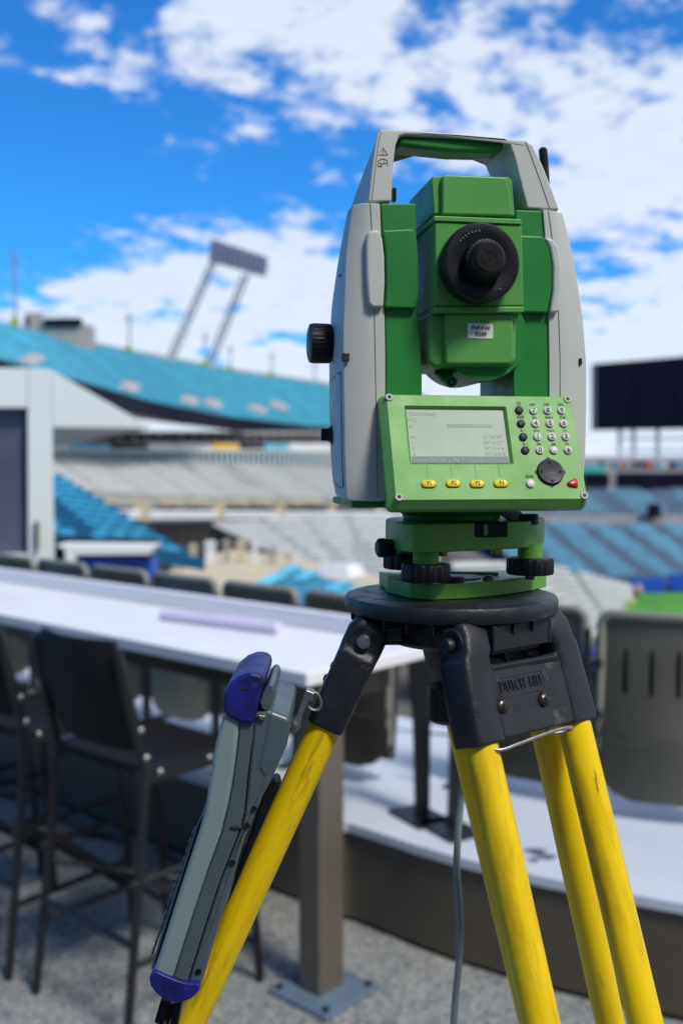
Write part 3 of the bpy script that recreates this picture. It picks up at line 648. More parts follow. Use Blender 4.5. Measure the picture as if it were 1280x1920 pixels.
# ------------------------------------------------------------------ bar stools
def make_stool(p, ang, label):
    s = empty('bar_stool', Matrix.Translation(p) @ Matrix.Rotation(ang, 4, 'Z'), label, 'bar stool', 'black folding bar stools at the counter')
    if 'st' not in FS:
        f = {}
        # sling back: curved panel
        bm = BM(); n = 12; a = []; 
        for y_off in (0, .016):
            for j, (z, y) in enumerate(((.80, -.165), (.86, -.185), (.98, -.225), (1.08, -.245), (1.115, -.245))):
                wj = (.19, .205, .21, .20, .17)[j]
                a.append([bm.verts.new((wj*(2*i/n-1), y+y_off-.04*(1-(2*i/n-1)**2), z)) for i in range(n+1)])
        def quad(r0, r1):
            for i in range(n): bm.faces.new((r0[i], r0[i+1], r1[i+1], r1[i]))
        for j in range(4): quad(a[j], a[j+1]); quad(a[5+j], a[6+j])
        quad(a[0], a[5]); quad(a[4], a[9])
        for e in (0, n):
            for j in range(4): bm.faces.new((a[j][e], a[j+1][e], a[6+j][e], a[5+j][e]))
        f['back'] = tomesh(bm, STOOL, 'backrest', 60)
        bm = BM(); prof = [(-.19, .765), (-.15, .752), (0, .742), (.17, .75), (.215, .745), (.225, .725), (.20, .715), (0, .712), (-.15, .72), (-.19, .74)]
        prism(bm, [(-.20, y, z) for y, z in prof], [(.20, y, z) for y, z in prof]); f['seat'] = tomesh(bm, STOOL, 'seat', 40)
        for sx in (-1, 1):
            bm = BM(); tube(bm, sm([(sx*.205, -.25, 1.09), (sx*.212, -.20, .86), (sx*.215, -.165, .74), (sx*.225, -.25, .0)], 1), .0135, 10); f['rear%d' % sx] = tomesh(bm, STUBE, 'leg', 60)
            bm = BM(); tube(bm, [(sx*.212, .19, .735), (sx*.225, .25, .0)], .0135, 10); f['front%d' % sx] = tomesh(bm, STUBE, 'leg', 60)
            bm = BM(); box(bm, (sx*.208, .01, .735), (.02, .40, .045)); f['rail%d' % sx] = tomesh(bm, STUBE, 'side_rail')
        bm = BM()
        for z, y in ((.28, -.222), (.28, .228)): tube(bm, [(-.222, y, z), (.222, y, z)], .011, 8)
        for sx in (-1, 1):
            for z in (.22, .45): tube(bm, [(sx*.219, -.225, z), (sx*.219, .22, z)], .011, 8)
            tube(bm, [(sx*.215, -.20, .48), (sx*.222, .235, .12)], .011, 8)
        tube(bm, [(-.20, -.20, .40), (.20, .2, .30)], .010, 8); tube(bm, [(.20, -.20, .40), (-.20, .2, .30)], .010, 8)
        f['bars'] = tomesh(bm, STUBE, 'footrest', 60)
        bm = BM(); lathe(bm, [(.011, 0), (.010, .003), (.005, .006), (0, .0065)], (0, 0, 0), (1, 0, 0), 12); f['rivet'] = tomesh(bm, CHROME, 'rivet', 60)
        FS['st'] = f
    f = FS['st']
    mk('backrest', f['back'], STOOL, s); mk('seat', f['seat'], STOOL, s)
    for sx in (-1, 1):
        mk('leg', f['rear%d' % sx], STUBE, s); mk('leg', f['front%d' % sx], STUBE, s); rl = mk('side_rail', f['rail%d' % sx], STUBE, s)
        for y, z in ((-.12, .742), (.06, .742), (.15, .742)):
            mk('rivet', f['rivet'], CHROME, rl, Matrix.Translation((sx*.2185, y, z-.004)) @ Matrix.Rotation(0 if sx > 0 else math.pi, 4, 'Z'))
        for y, z in ((-.172, .79), (-.19, .87)):
            mk('rivet', f['rivet'], CHROME, rl, Matrix.Translation((sx*.226, y, z)) @ Matrix.Rotation(0 if sx > 0 else math.pi, 4, 'Z'))
    mk('footrest', f['bars'], STUBE, s)
    return s
st0 = Vector((-.585, 2.96, 0))
make_stool(st0, ang0, 'black bar stool nearest the yellow tripod, steel rivets on its rail')
make_stool(st0 + D_*.60 + N_*-.03, ang0+R(4), 'black bar stool second from the tripod, cut by the left edge')
make_stool(st0 + D_*1.22, ang0-R(3), 'black bar stool third from the tripod, far along the counter')
#PART2
# ================================================================== SURVEY TRIPOD
P0 = at(844, 1111, .747)                                 # centre of the head plate, on its top face
zW = Vector((0, 0, 1))
tp = empty('survey_tripod', Matrix.Translation(Vector((P0.x, P0.y, 0))), 'yellow fibreglass survey tripod with black cast head and twin pole legs', 'tripod')
HZ = P0.z
bm = BM(); lathe(bm, [(.02, 0), (.074, 0), (.0785, -.0012), (.0797, -.0035), (.0797, -.0095), (.0785, -.012), (.05, -.0125), (.02, -.0125)], (0, 0, HZ), (0, 0, 1), 72)
mk('head_plate', bm, HEADM, tp, ang=40)
bm = BM()
lathe(bm, [(.0, -.0124), (.046, -.0126), (.046, -.034), (.043, -.037), (.0, -.037)], (0, 0, HZ), (0, 0, 1), 48)
for k in range(24):
    a = R(15*k); box(bm, (.061, 0, HZ-.0165), (.028, .0022, .008), Matrix.Rotation(a, 4, 'Z'))
for a in (-52, -178, 68):                                # hinge blocks that the yokes close on
    Mx = Matrix.Rotation(R(a), 4, 'Z'); box(bm, (.049, 0, HZ-.024), (.034, .050, .0225), Mx)
    box(bm, (.0705, 0, HZ-.022), (.0035, .060, .018), Mx); box(bm, (.056, .0285, HZ-.022), (.034, .0035, .018), Mx); box(bm, (.056, -.0285, HZ-.022), (.034, .0035, .018), Mx)
mk('hub', bm, HEADM, tp, bevel=.0012)
bm = BM(); lathe(bm, [(.006, -.036), (.006, -.07), (.016, -.071), (.017, -.095), (.014, -.098), (0, -.098)], (0, 0, HZ), (0, 0, 1), 24, mod=lambda k, j: .0012 if (k % 4 < 2 and 2 <= j <= 3) else 0)
mk('centre_screw', bm, HEADM, tp)
def legframe(dirdeg, r0, s):
    h = Vector((math.cos(R(dirdeg)), math.sin(R(dirdeg)), 0)); up = Vector((-h.x*s, -h.y*s, 1)).normalized(); wv = Vector((-h.y, h.x, 0))
    inn = up.cross(wv).normalized()
    return Frame(Vector((P0.x, P0.y, HZ-.089)) + h*r0, wv, inn, up)
LF = [legframe(-52, .078, .33), legframe(174, .088, .45), legframe(38, .050, .32)]
f0 = LF[0]; HS = .0482
YP = -.0175
def YK(px, py, y=YP): q = f0.hit(px, py, 1, y); return (q.x, q.z)
# outline of the casting, surveyed from the leg that faces us
left = [YK(812, 1176), YK(828, 1167), YK(868, 1168), YK(884, 1178), YK(898, 1210), YK(912, 1244)]
right = [YK(1029, 1229), YK(1018, 1190), YK(1009, 1150), YK(1030, 1141), YK(1052, 1146), YK(1066, 1175)]
botl, botr = YK(849, 1406), YK(1110, 1357)
zb = (botl[1]+botr[1])/2
notch_z = (left[-1][1]+right[0][1])/2
topz = max(p[1] for p in left+right)
def yoke_mesh():
    bm = BM(); t = topz
    xo = .062
    # thin web plate between the two sockets
    web = [(-.036, zb+.001), (.036, zb+.001), (.040, notch_z+.004), (.030, notch_z), (-.030, notch_z), (-.040, notch_z+.004)]
    prism(bm, [(x, -.0122, z) for x, z in web], [(x, .0122, z) for x, z in web])
    bm2 = bm
    for sx in (-1, 1):
        # socket that wraps the pole, running up into the hinge arm
        rings = []
        for z, cx, hx, hy in ((zb, HS, .0138, .0138), (zb+.012, HS, .0138, .0140), (notch_z-.012, .0472, .0136, .0142), (notch_z+.006, .0460, .0134, .0145), (t-.022, .0430, .0130, .0150), (t-.010, .0420, .0124, .0150), (t-.003, .0416, .0112, .0120), (t, .0414, .0090, .0080)):
            ring = []
            for k in range(24):
                a = 2*math.pi*k/24; c_, s_ = math.cos(a), math.sin(a); p = 5.0
                ring.append((sx*cx + hx*math.copysign(abs(c_)**(2/p), c_), hy*math.copysign(abs(s_)**(2/p), s_), z))
            rings.append(ring)
        layers(bm2, rings)
    # ribs: the ledge under the notch and the step beside the sockets
    return bm2
first_leg = None
ym = None
for li, lf in enumerate(LF):
    Ml = Matrix.Translation(Vector((-P0.x, -P0.y, 0))) @ lf.M
    if ym is None: ym = tomesh(yoke_mesh(), HEADM, 'leg', 40)
    lg = mk('leg', ym, HEADM, tp, Ml, bevel=.0022, seg=3)
    lg['label'] = ['front leg with raised lettering on its black yoke', 'left leg with a data collector hanging on it', 'rear leg mostly behind the front one'][li]
    if li == 0:
        rb = BM(); prism(rb, [(-.033, -.0145, notch_z-.001), (.033, -.0145, notch_z-.001), (.036, -.0130, notch_z-.006), (-.036, -.0115, notch_z-.006)], [(-.033, .014, notch_z-.001), (.033, .014, notch_z-.001), (.036, .0125, notch_z-.009), (-.036, .0125, notch_z-.009)])
        rbm = tomesh(rb, HEADM, 'crossbar')
        sb_ = BM(); lathe(sb_, [(.0052, 0), (.0052, .0012), (.0035, .0032), (0, .0038)], (0, 0, 0), (0, -1, 0), 24); sbm = tomesh(sb_, DKSTEEL, 'screw', 50)
        cr_ = BM(); box(cr_, (0, -.0036, 0), (.0055, .0012, .0011)); box(cr_, (0, -.0037, 0), (.0011, .0012, .0055)); crm = tomesh(cr_, INK, 'cross_slot')
    mk('crossbar', rbm, HEADM, lg, bevel=.002)
    L_bot = (lf.M.translation.z)/lf.M[2][2]
    for sx in (-1, 1):
        bm = BM(); tube(bm, [(0, 0, zb+.03), (0, 0, -L_bot+.06)], .0121, 28)
        po = mk('pole', bm, YEL, lg, Matrix.Translation((sx*HS, 0, 0)), ang=40)
        bm = BM(); tube(bm, [(0, 0, -L_bot+.075), (0, 0, -L_bot+.03), (0, 0, -L_bot)], [.015, .014, .004], 16); mk('foot', bm, HEADM, po)
        # hinge bolt at the outer side of the arm
        bm = BM(); lathe(bm, [(.0115, -.0012), (.0115, .0010), (.0100, .0012), (.0085, .0002)], (sx*.0545, 0, topz-.0145), (sx, 0, 0), 28); mk('bolt_boss', bm, HEADM, lg, ang=40)
        bm = BM(); lathe(bm, [(.0052, 0), (.0052, .0050), (.0044, .0060), (0, .0060)], (sx*.0545, 0, topz-.0145), (sx, 0, 0), 24); mk('hinge_bolt', bm, CHROME if li == 1 else HEADM, lg, ang=40)
    for px, py in ((942, 1323), (1020, 1311)):
        q = f0.hit(px, py, 1, -.0135); s_ = mk('screw', sbm, DKSTEEL, lg, Matrix.Translation((q.x, -.0123, q.z))); mk('cross_slot', crm, INK, s_, Matrix.Rotation(R(35), 4, 'Y'))
    if li == 0:
        q = f0.hit(973, 1283, 1, -.0122)
        Mr = Matrix.Translation((q.x+.0022, -.0126, q.z)) @ Matrix.Rotation(R(90), 4, 'X')
        tmh = text_mesh('DUTCH  HILL', .0112, .0005, -.00012); wx = max(v.co.x for v in tmh.vertices)-min(v.co.x for v in tmh.vertices)
        for v in tmh.vertices: v.co.x *= .0425/wx
        mk('lettering', tmh, HEADM, lg, Mr, bevel=0)
        b_ = BM(); rr_ = rrect(.0455, .0132, .0022, 4, q.x+.0022, q.z-.0001); tube(b_, [(x, -.0123, z) for x, z in rr_+rr_[:1]], .00035, 6); mk('lettering_border', b_, HEADM, lg)
        a_, c_ = f0.hit(930, 1404, 1, -.012), f0.hit(1068, 1370, 1, -.012)
        b_ = BM(); pts = [(a_.x-.004, -.002, zb+.004), (a_.x-.003, -.010, zb-.003), (a_.x+.002, -.014, zb-.0055), (a_.x+.018, -.016, zb-.0035), (c_.x-.018, -.0175, zb-.0005), (c_.x-.004, -.0175, zb-.0015), (c_.x+.001, -.014, zb-.003), (c_.x-.002, -.008, zb-.004), (c_.x-.012, -.004, zb-.003), (c_.x-.016, 0, zb+.003)]
        tube(b_, sm(pts, 2), .0013, 10); mk('wire_bail', b_, CHROME, lg)
# ================================================================== TRIBRACH
YAW = R(10)
EX = Vector((math.cos(YAW), math.sin(YAW), 0)); EY = Vector((-math.sin(YAW), math.cos(YAW), 0))
TF = Frame(P0, EX, EY, zW)
tr = empty('tribrach', TF.M, 'green tribrach with black foot screws clamped on the tripod plate', 'tribrach')
def zof(py, yl, px=870): return TF.hit(px, py, 1, yl).z
def plan(pts, z): return [TF.hit(px, py, 2, z) for px, py in pts]
zt = .0115
fp = plan([(718, 1076), (726, 1084), (768, 1093), (806, 1096), (870, 1094), (940, 1088), (1000, 1080), (1024, 1074)], zt)
bp = [Vector((fp[-1].x+.001, fp[-1].y+.012, zt)), Vector((fp[-1].x-.006, fp[-1].y+.026, zt)), Vector((.03, .036, zt)), Vector((0, .046, zt)), Vector((-.035, .040, zt)), Vector((fp[0].x+.001, fp[0].y+.02, zt))]
pl_ = fp+bp
bm = BM(); prism(bm, pl_, [Vector((p.x, p.y, .0002)) for p in pl_]); bpl = mk('base_plate', bm, GR_T, tr, bevel=.001, seg=2, ang=20)
bm = BM(); lathe(bm, [(.021, .0003), (.021, .0008), (.012, .0012), (.0, .0012)], (.002, .0, zt), (0, 0, 1), 40); mk('centre_hole', bm, BLACK, bpl)
bm = BM(); lathe(bm, [(.009, 0), (.0088, .003), (.006, .0035), (0, .0035)], (-.006, -.024, zt+.0004), (0, 0, 1), 24); mk('locking_disc', bm, BLACK, bpl)
for x, y in ((.023, -.020), (-.028, -.036), (.0, .03)):
    bm = BM(); lathe(bm, [(.0042, 0), (.0040, .002), (.002, .0032), (0, .0034)], (x, y, zt), (0, 0, 1), 16); mk('rivet', bm, DKSTEEL, bpl)
for (x0, y0, x1, y1) in ((.005, .020, .04, .006), (-.02, .02, -.003, .022)):
    bm = BM(); prism(bm, [(x0, y0, zt+.0022), (x1, y1, zt+.0022), (x1, y1+.005, zt+.0022), (x0, y0+.006, zt+.0022)], [(x0, y0, zt-.001), (x1, y1, zt-.001), (x1, y1+.005, zt-.001), (x0, y0+.006, zt-.001)]); mk('spring_plate', bm, GR_P, bpl, bevel=.0005)
# foot screws
scr = [TF.hit(798, 1068, 1, -.040), TF.hit(993, 1050, 1, -.022), Vector((-.028, .028, .022))]
scr[0].z = .0205; scr[1].z = .0215
zb1 = zof(1034, -.05); zt1 = zof(981, -.05)
for i, c in enumerate(scr):
    fs = BM(); nk = 60
    lathe(fs, [(.012, -.0062), (.0165, -.006), (.0172, -.0045), (.0172, .0045), (.0165, .006), (.010, .0064)], (c.x, c.y, c.z), (0, 0, 1), nk, mod=lambda k, j: (.0008*math.cos(2*math.pi*k/5) if 1 <= j <= 4 else 0) - (.0010 if (k % 5 == 0 and 1 <= j <= 4) else 0))
    k_ = mk('foot_screw', fs, BLACK, tr, ang=40)
    bm = BM(); lathe(bm, [(.0036, zt), (.0036, c.z)], (c.x, c.y, 0), (0, 0, 1), 16); mk('spindle', bm, DKSTEEL, k_)
    bm = BM(); lathe(bm, [(.0092, c.z+.006), (.0092, zb1+.003)], (c.x, c.y, 0), (0, 0, 1), 32); mk('collar', bm, GR_T, tr)
# body
front = plan([(729, 1026), (742, 1031), (766, 1036), (800, 1037), (870, 1034), (950, 1030), (1000, 1027), (1014, 1023), (1021, 1018)], zb1)
bb = [Vector((front[-1].x+.002, front[-1].y+.010, 0)), Vector((front[-1].x-.004, front[-1].y+.026, 0)), Vector((.03, .036, 0)), Vector((-.01, .045, 0)), Vector((-.038, .036, 0)), Vector((front[0].x, front[0].y+.016, 0))]
ol = sm([Vector((p.x, p.y, 0)) for p in front+bb], 1, True)
bm = BM(); prism(bm, [(p.x, p.y, zt1) for p in ol], [(p.x, p.y, zb1) for p in ol])
tb_ = mk('body', bm, GR_T, tr, bevel=.0012, ang=25)
wnd = TF.hit(915, 993, 1, -.0440)
q0, q1 = TF.hit(883, 993, 1, -.043), TF.hit(946, 993, 1, -.040)
ysurf = min(p.y for p in ol if q0.x < p.x < q1.x)
bm = BM(); box(bm, ((q0.x+q1.x)/2, ysurf+.0105, zt1-.0052), (q1.x-q0.x, .022, .0105)); mk('level_window', bm, BLACK, tb_, bevel=.0015, seg=3)
bm = BM(); box(bm, ((q0.x+q1.x)/2-.004, ysurf-.0006, zt1-.005), (.003, .001, .0075)); mk('window_post', bm, GR_T, tb_)
for px, py, r_, m in ((991, 972, .0070, BLACK),):
    q = TF.hit(px, py, 1, -.022); bm = BM(); lathe(bm, [(r_, -.003), (r_, .0035), (r_*.9, .0045), (0, .0045)], (q.x, q.y, zt1), (0, 0, 1), 30); mk('vial_cap', bm, m, tb_)
for px, py in ((931, 1036), (829, 1040)):
    q = TF.hit(px, py, 1, -.030); bm = BM(); lathe(bm, [(.0040, 0), (.0038, -.006), (.0032, -.0068), (0, -.0068)], (q.x, q.y, zb1+.002), (0, 0, 1), 16); mk('adjusting_screw', bm, BRASS, tb_)
q = TF.hit(719, 1027, 1, -.018); bm = BM(); lathe(bm, [(.006, .006), (.0065, 0), (.0072, -.002), (.0068, -.006), (.005, -.0075), (0, -.0078)], (q.x+.002, q.y, q.z), (1, .1, 0), 18, mod=lambda k, j: -.0008 if k % 3 == 0 else 0); mk('clamp_knob', bm, BLACK, tb_)
# ================================================================== TOTAL STATION
ts = empty('total_station', TF.M @ Matrix.Translation((0, 0, zt1+.0004)), 'green and grey surveying total station with keypad and black eyepiece', 'total station')
OFF = Matrix.Translation((0, 0, -(zt1+.0004)))            # parts below are written from the plate's top face
def tk(name, bm, m, parent=None, **k): 
    if parent is None: return mk(name, bm, m, ts, OFF, **k)
    return mk(name, bm, m, parent, **k)
def H(px, py, yl): return TF.hit(px, py, 1, yl)
zc = zof(955, -.02)
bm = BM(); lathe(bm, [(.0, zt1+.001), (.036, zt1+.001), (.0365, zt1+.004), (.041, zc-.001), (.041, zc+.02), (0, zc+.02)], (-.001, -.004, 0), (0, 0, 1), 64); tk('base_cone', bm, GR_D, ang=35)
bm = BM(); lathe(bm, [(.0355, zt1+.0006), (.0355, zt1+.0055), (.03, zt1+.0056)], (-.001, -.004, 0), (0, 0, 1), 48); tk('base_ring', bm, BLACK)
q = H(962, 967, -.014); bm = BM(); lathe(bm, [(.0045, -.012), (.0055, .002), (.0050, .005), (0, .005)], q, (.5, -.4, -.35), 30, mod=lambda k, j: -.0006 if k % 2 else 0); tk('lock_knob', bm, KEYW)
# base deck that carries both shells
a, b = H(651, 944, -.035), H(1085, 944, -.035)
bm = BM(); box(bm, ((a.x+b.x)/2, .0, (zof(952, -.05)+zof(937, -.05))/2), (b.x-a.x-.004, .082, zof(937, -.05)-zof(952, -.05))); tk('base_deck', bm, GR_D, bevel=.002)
ZB = zof(940, -.05)
def ring_left(py, xo, xr, xs, xi, top=False):
    z = zof(py, -.05, 680); f_ = TF.x_for
    return [Vector((f_(xi, -.050, z), -.050, z)), Vector((f_(xs, -.050, z), -.050, z)), Vector((f_((xs+xr)/2, -.0485, z), -.0485, z)), Vector((f_(xr, -.043, z), -.043, z)),
            Vector((f_(xo+(xr-xo)*.45, -.030, z), -.030, z)), Vector((f_(xo+(xr-xo)*.08, .008, z), .008, z)), Vector((f_(xo, .030, z), .030, z)), Vector((f_(xi, -.050, z), .036, z))]
lv = [(940, 637, 655, 708, 722), (934, 629, 650, 708, 722), (900, 623, 648, 707, 722), (850, 620, 646, 706, 722), (760, 617, 645, 705, 722), (657, 617, 643, 703, 722), (600, 618, 644, 702, 721), (540, 622, 646, 701, 720), (482, 629, 648, 699, 718), (430, 637, 653, 697, 714), (380, 646, 661, 694, 712)]
bm = BM(); layers(bm, [ring_left(*l) for l in lv]); shl = tk('side_shell', bm, SHELL, bevel=.0007, ang=35); shl['label'] = 'left grey shell with battery door'
lvr = [(942, 1029, 1080), (934, 1029, 1084), (900, 1029, 1088), (850, 1029, 1091), (760, 1029, 1093), (680, 1029, 1093), (600, 1028, 1087), (540, 1026, 1079), (480, 1024, 1069), (430, 1020, 1058), (395, 1017, 1049)]
def ring_right(py, xi, xo):
    z = zof(py, -.05, 1050); f_ = TF.x_for; xi_ = f_(xi, -.050, z); x1 = f_(xo, -.030, z); dx = x1-xi_
    return [Vector((xi_, .036, z)), Vector((x1-.003, .030, z)), Vector((x1, .0, z)), Vector((x1, -.030, z)), Vector((x1-.0035, -.043, z)), Vector((xi_+dx*.45, -.0485, z)), Vector((xi_+dx*.25, -.050, z)), Vector((xi_, -.050, z))]
bm = BM(); layers(bm, [ring_right(*l) for l in lvr]); shr = tk('side_shell', bm, SHELL, bevel=.0007, ang=35); shr['label'] = 'right grey shell'
# seam lines on the shells: narrow recessed-looking grooves built as thin dark fillets
def seam(pts, yl, parent, r=.00035, m=None):
    b_ = BM(); tube(b_, [H(px, py, yl) for px, py in pts], r, 6); return mk('seam', b_, m or INKG, parent)
seam([(l[3], l[0]) for l in lv[1:]], -.0501, shl, .0003)
seam([(l[1]+(l[2]-l[1])*.32, l[0]) for l in lvr[1:]], -.0501, shr, .0003)
# handle: one casting, front face traced, back face behind it
yf, yb = -.047, .006
ho = [(690, 379, 649), (696, 320, 668), (703, 268, 686), (708, 248, 695), (716, 241.5, 706), (770, 243, 0), (850, 250, 0), (940, 258, 0), (985, 262, 0), (999, 272, 0), (1018, 312, 0), (1036, 358, 0), (1049, 394, 0),
      (988, 391, 0), (976, 345, 0), (962, 290, 0), (954, 270, 0), (944, 264.5, 0), (850, 257, 0), (760, 252.5, 0), (748, 256, 0), (742, 272, 0), (736, 320, 0), (734, 378, 0)]
fr, bk_ = [], []
for px, py, xb in ho:
    q = H(px, py, yf); fr.append(q); yy_ = yf+.026 if (745 < px < 980 and py < 264) else yb
    bk_.append(Vector((TF.x_for(xb, yb, q.z) if xb else q.x, yy_, q.z)))
bm = BM(); prism(bm, fr, bk_); hd = tk('carry_handle', bm, SHELL, bevel=.0016, seg=3, ang=38)
seam([(697, 376), (703, 320), (709, 270), (714, 246)], yf-.0001, hd, .00028)
seam([(1030, 391), (1016, 350), (998, 300), (985, 266)], yf-.0001, hd, .00028)
g0, g1 = H(752, 256, yf+.002), H(945, 267, yf+.002)
bm = BM(); gp = [H(751, 254.5, yf+.003), H(850, 259, yf+.003), H(946, 266.5, yf+.003), H(943, 283, yf+.003), H(900, 285, yf+.003), H(850, 284, yf+.003), H(800, 279, yf+.003), H(745, 272, yf+.003)]
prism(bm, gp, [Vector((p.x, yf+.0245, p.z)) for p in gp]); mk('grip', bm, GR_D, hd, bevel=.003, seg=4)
gq = [H(988, 391, yf+.005), H(957, 274, yf+.005), H(954, 276, yf+.005), H(984, 391, yf+.005)]
bm = BM(); prism(bm, gq, [Vector((p.x, yf+.022, p.z)) for p in gq]); mk('inner_lining', bm, GR_D, hd, bevel=.001)
# warning marks printed on the left leg of the handle
def on(px, py, yl=yf-.0003): return H(px, py, yl)
b_ = BM(); t3 = [on(718, 277), on(727, 290), on(709.5, 290)]; tube(b_, t3+t3[:1], .0002, 4); tube(b_, [on(718, 281.5), on(718, 286)], .0002, 4); box(b_, on(718, 288), (.0005, .0003, .0005)); mk('warning_triangle', b_, INKG, hd)
b_ = BM()
for seg_ in ([(709, 301), (709, 311), (716, 312)], [(709, 301), (717, 297), (726, 300), (726, 311)], [(712, 304), (716, 309), (720, 302)], [(713, 311), (718, 306), (724, 306)]): tube(b_, [on(*p) for p in seg_], .0002, 4)
mk('laser_mark', b_, INKG, hd)
# antenna and latch button
q = H(1018, 278, .02); bm = BM(); tube(bm, [H(1022, 345, .02), H(1019, 300, .02), H(1017, 281, .02), H(1017, 277, .02)], [.0032, .0034, .0034, .002], 14); tk('antenna', bm, BLACK)
bm = BM(); box(bm, H(738, 366, .0), (.003, .006, .010)); tk('handle_latch', bm, GR_D, bevel=.001)
# green standards
f_ = TF.x_for; zlo = zof(800, -.05); zhi = zof(380, -.05)
def blk(name, x0, x1, py0, py1, yl0, yl1, m, bev=.002, parent=None):
    A = H(x0, py0, yl0); B = H(x1, py1, yl0); b_ = BM(); box(b_, ((A.x+B.x)/2, (yl0+yl1)/2, (A.z+B.z)/2), (abs(B.x-A.x), abs(yl1-yl0), abs(A.z-B.z)))
    return tk(name, b_, m, parent, bevel=bev, seg=3)
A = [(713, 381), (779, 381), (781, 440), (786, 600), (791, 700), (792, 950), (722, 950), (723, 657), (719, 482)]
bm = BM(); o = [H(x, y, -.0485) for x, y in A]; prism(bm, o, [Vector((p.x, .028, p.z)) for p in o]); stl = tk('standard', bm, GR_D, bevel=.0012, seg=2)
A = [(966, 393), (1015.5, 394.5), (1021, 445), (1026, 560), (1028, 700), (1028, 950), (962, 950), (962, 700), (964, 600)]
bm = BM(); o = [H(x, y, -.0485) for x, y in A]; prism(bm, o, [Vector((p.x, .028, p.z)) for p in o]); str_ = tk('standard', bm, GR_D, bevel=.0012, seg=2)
A = [(905, 950), (962, 950), (962, 640), (905, 640)]
def poly(name, pts, y0, y1, m, parent=None, bev=.002, seg=3, it=0, dx=0, dz=0, ang=30):
    o = [H(x, y, y0) for x, y in pts]
    if it: o = sm(o, it, True)
    b_ = BM(); prism(b_, o, [Vector((p.x+dx, y1, p.z+dz)) for p in o]); return tk(name, b_, m, parent, bevel=bev, seg=seg, ang=ang)
poly('bearing_cover', [(717, 431), (774, 428), (781, 438), (784, 480), (785, 560), (779, 579), (721, 577), (724, 530), (722, 470)], -.0535, -.045, GR_D, stl, .0016)
poly('bearing_cover', [(966, 440), (1018, 442), (1030, 466), (1035, 505), (1034, 545), (1026, 587), (966, 586)], -.0535, -.045, GR_D, str_, .0016)
poly('hub_cover', [(690, 434), (700, 430), (711, 431), (717, 446), (721, 480), (722, 530), (719, 577), (697, 577), (690, 566), (687, 520), (686, 450)], -.0545, -.046, SHELL, shl, .0022)
poly('hub_cover', [(1020, 444), (1036, 447), (1047, 463), (1053, 500), (1053, 540), (1047, 586), (1030, 588), (1036, 545), (1036, 500), (1030, 465)], -.0545, -.046, SHELL, shr, .0022)
# telescope
tl = poly('telescope', [(815, 415), (978, 422), (981.5, 574), (816, 574)], -.0620, .030, GR_B, None, .0012)
poly('upper_lip', [(813, 404), (977, 410.5), (978, 421), (813, 414.5)], -.0632, .020, GR_B, tl, .0008)
poly('lower_lip', [(814, 574.6), (982, 574.6), (982, 586), (814, 586)], -.0632, .020, GR_B, tl, .0008)
poly('upper_housing', [(829, 329), (836, 326.5), (945, 331), (952, 336), (962, 405), (829, 402)], -.0575, .004, GR_B, tl, .003)
poly('upper_housing_side', [(808, 334), (812, 329.5), (952, 331), (960, 338), (965, 406), (813.5, 401)], -.0530, .010, GR_B, tl, .002)
poly('lower_housing', [(834, 586.3), (963, 586.3), (964, 674), (957, 684), (838, 684), (834, 676)], -.0590, .002, GR_B, tl, .0035)
lh = poly('lower_housing_side', [(803, 586.2), (969, 586.2), (968, 677), (957, 688), (812, 688), (803, 676)], -.0540, .008, GR_B, tl, .003)
q = H(884, 650, -.02); bm = BM(); lathe(bm, [(.031, -.052), (.031, .02), (.027, .034), (0, .036)], (q.x-.001, -.0, q.z+.004), (0, 1, 0), 48); mk('objective_barrel', bm, GR_D, tl)
poly('corner_notch', [(816, 587), (826, 587), (824, 592), (817, 592)], -.0545, -.05, DKSTEEL, tl, .0005)
q = H(846, 716, -.045); bm = BM(); lathe(bm, [(0, -.001), (.0035, 0), (.0044, .0), (.0044, .026), (0, .026)], q, (-.05, 1, .35), 24); mk('sight', bm, GR_D, tl)
bm = BM(); lathe(bm, [(.0030, 0), (.0030, .0008), (0, .0008)], q+Vector((0, -.0007, 0)), (-.05, 1, .35), 20); mk('sight_glass', bm, BLACK, tl)
C = H(904, 491, -.078); cx_, cz_ = C.x, C.z
bm = BM(); lathe(bm, [(.0245, .0165), (.0262, .014), (.0267, .006), (.0265, .002), (.0250, .0), (.0190, -.0006), (.0150, .0012), (.014, .0012)], (cx_, -.0775, cz_), (0, 1, 0), 90, mod=lambda k, j: -.0004 if (k % 3 == 0 and j in (1, 2)) else 0)
fr_ = mk('focus_ring', bm, BLACK, tl, ang=40)
bm = BM(); lathe(bm, [(.014, .003), (.0142, -.006), (.0136, -.0085), (.0115, -.009)], (cx_, -.0775, cz_), (0, 1, 0), 90, mod=lambda k, j: -.0006 if k % 3 == 0 else 0); ep = mk('knurled_ring', bm, BLACK, tl, ang=35)
bm = BM(); lathe(bm, [(.0118, -.008), (.0112, -.0135), (.0100, -.0158), (.0092, -.0165), (.0048, -.0165), (.0040, -.0150), (.0038, -.0120), (0, -.0115)], (cx_, -.0775, cz_), (0, 1, 0), 60); mk('eyepiece', bm, BLACK, tl, ang=35)
bm = BM(); lathe(bm, [(.0044, -.01652), (.0046, -.0168), (.0048, -.01652)], (cx_, -.0775, cz_), (0, 1, 0), 40); mk('eyepiece_rim', bm, DKSTEEL, tl)
bm = BM()
for k in range(7): box(bm, (cx_+.0205*math.cos(R(97+7*k)), -.0784, cz_+.0205*math.sin(R(97+7*k))), (.0012, .0003, .0008))
box(bm, (cx_+.012, -.0783, cz_-.0175), (.001, .0004, .001)); mk('scale_mark', bm, INKG, tl)
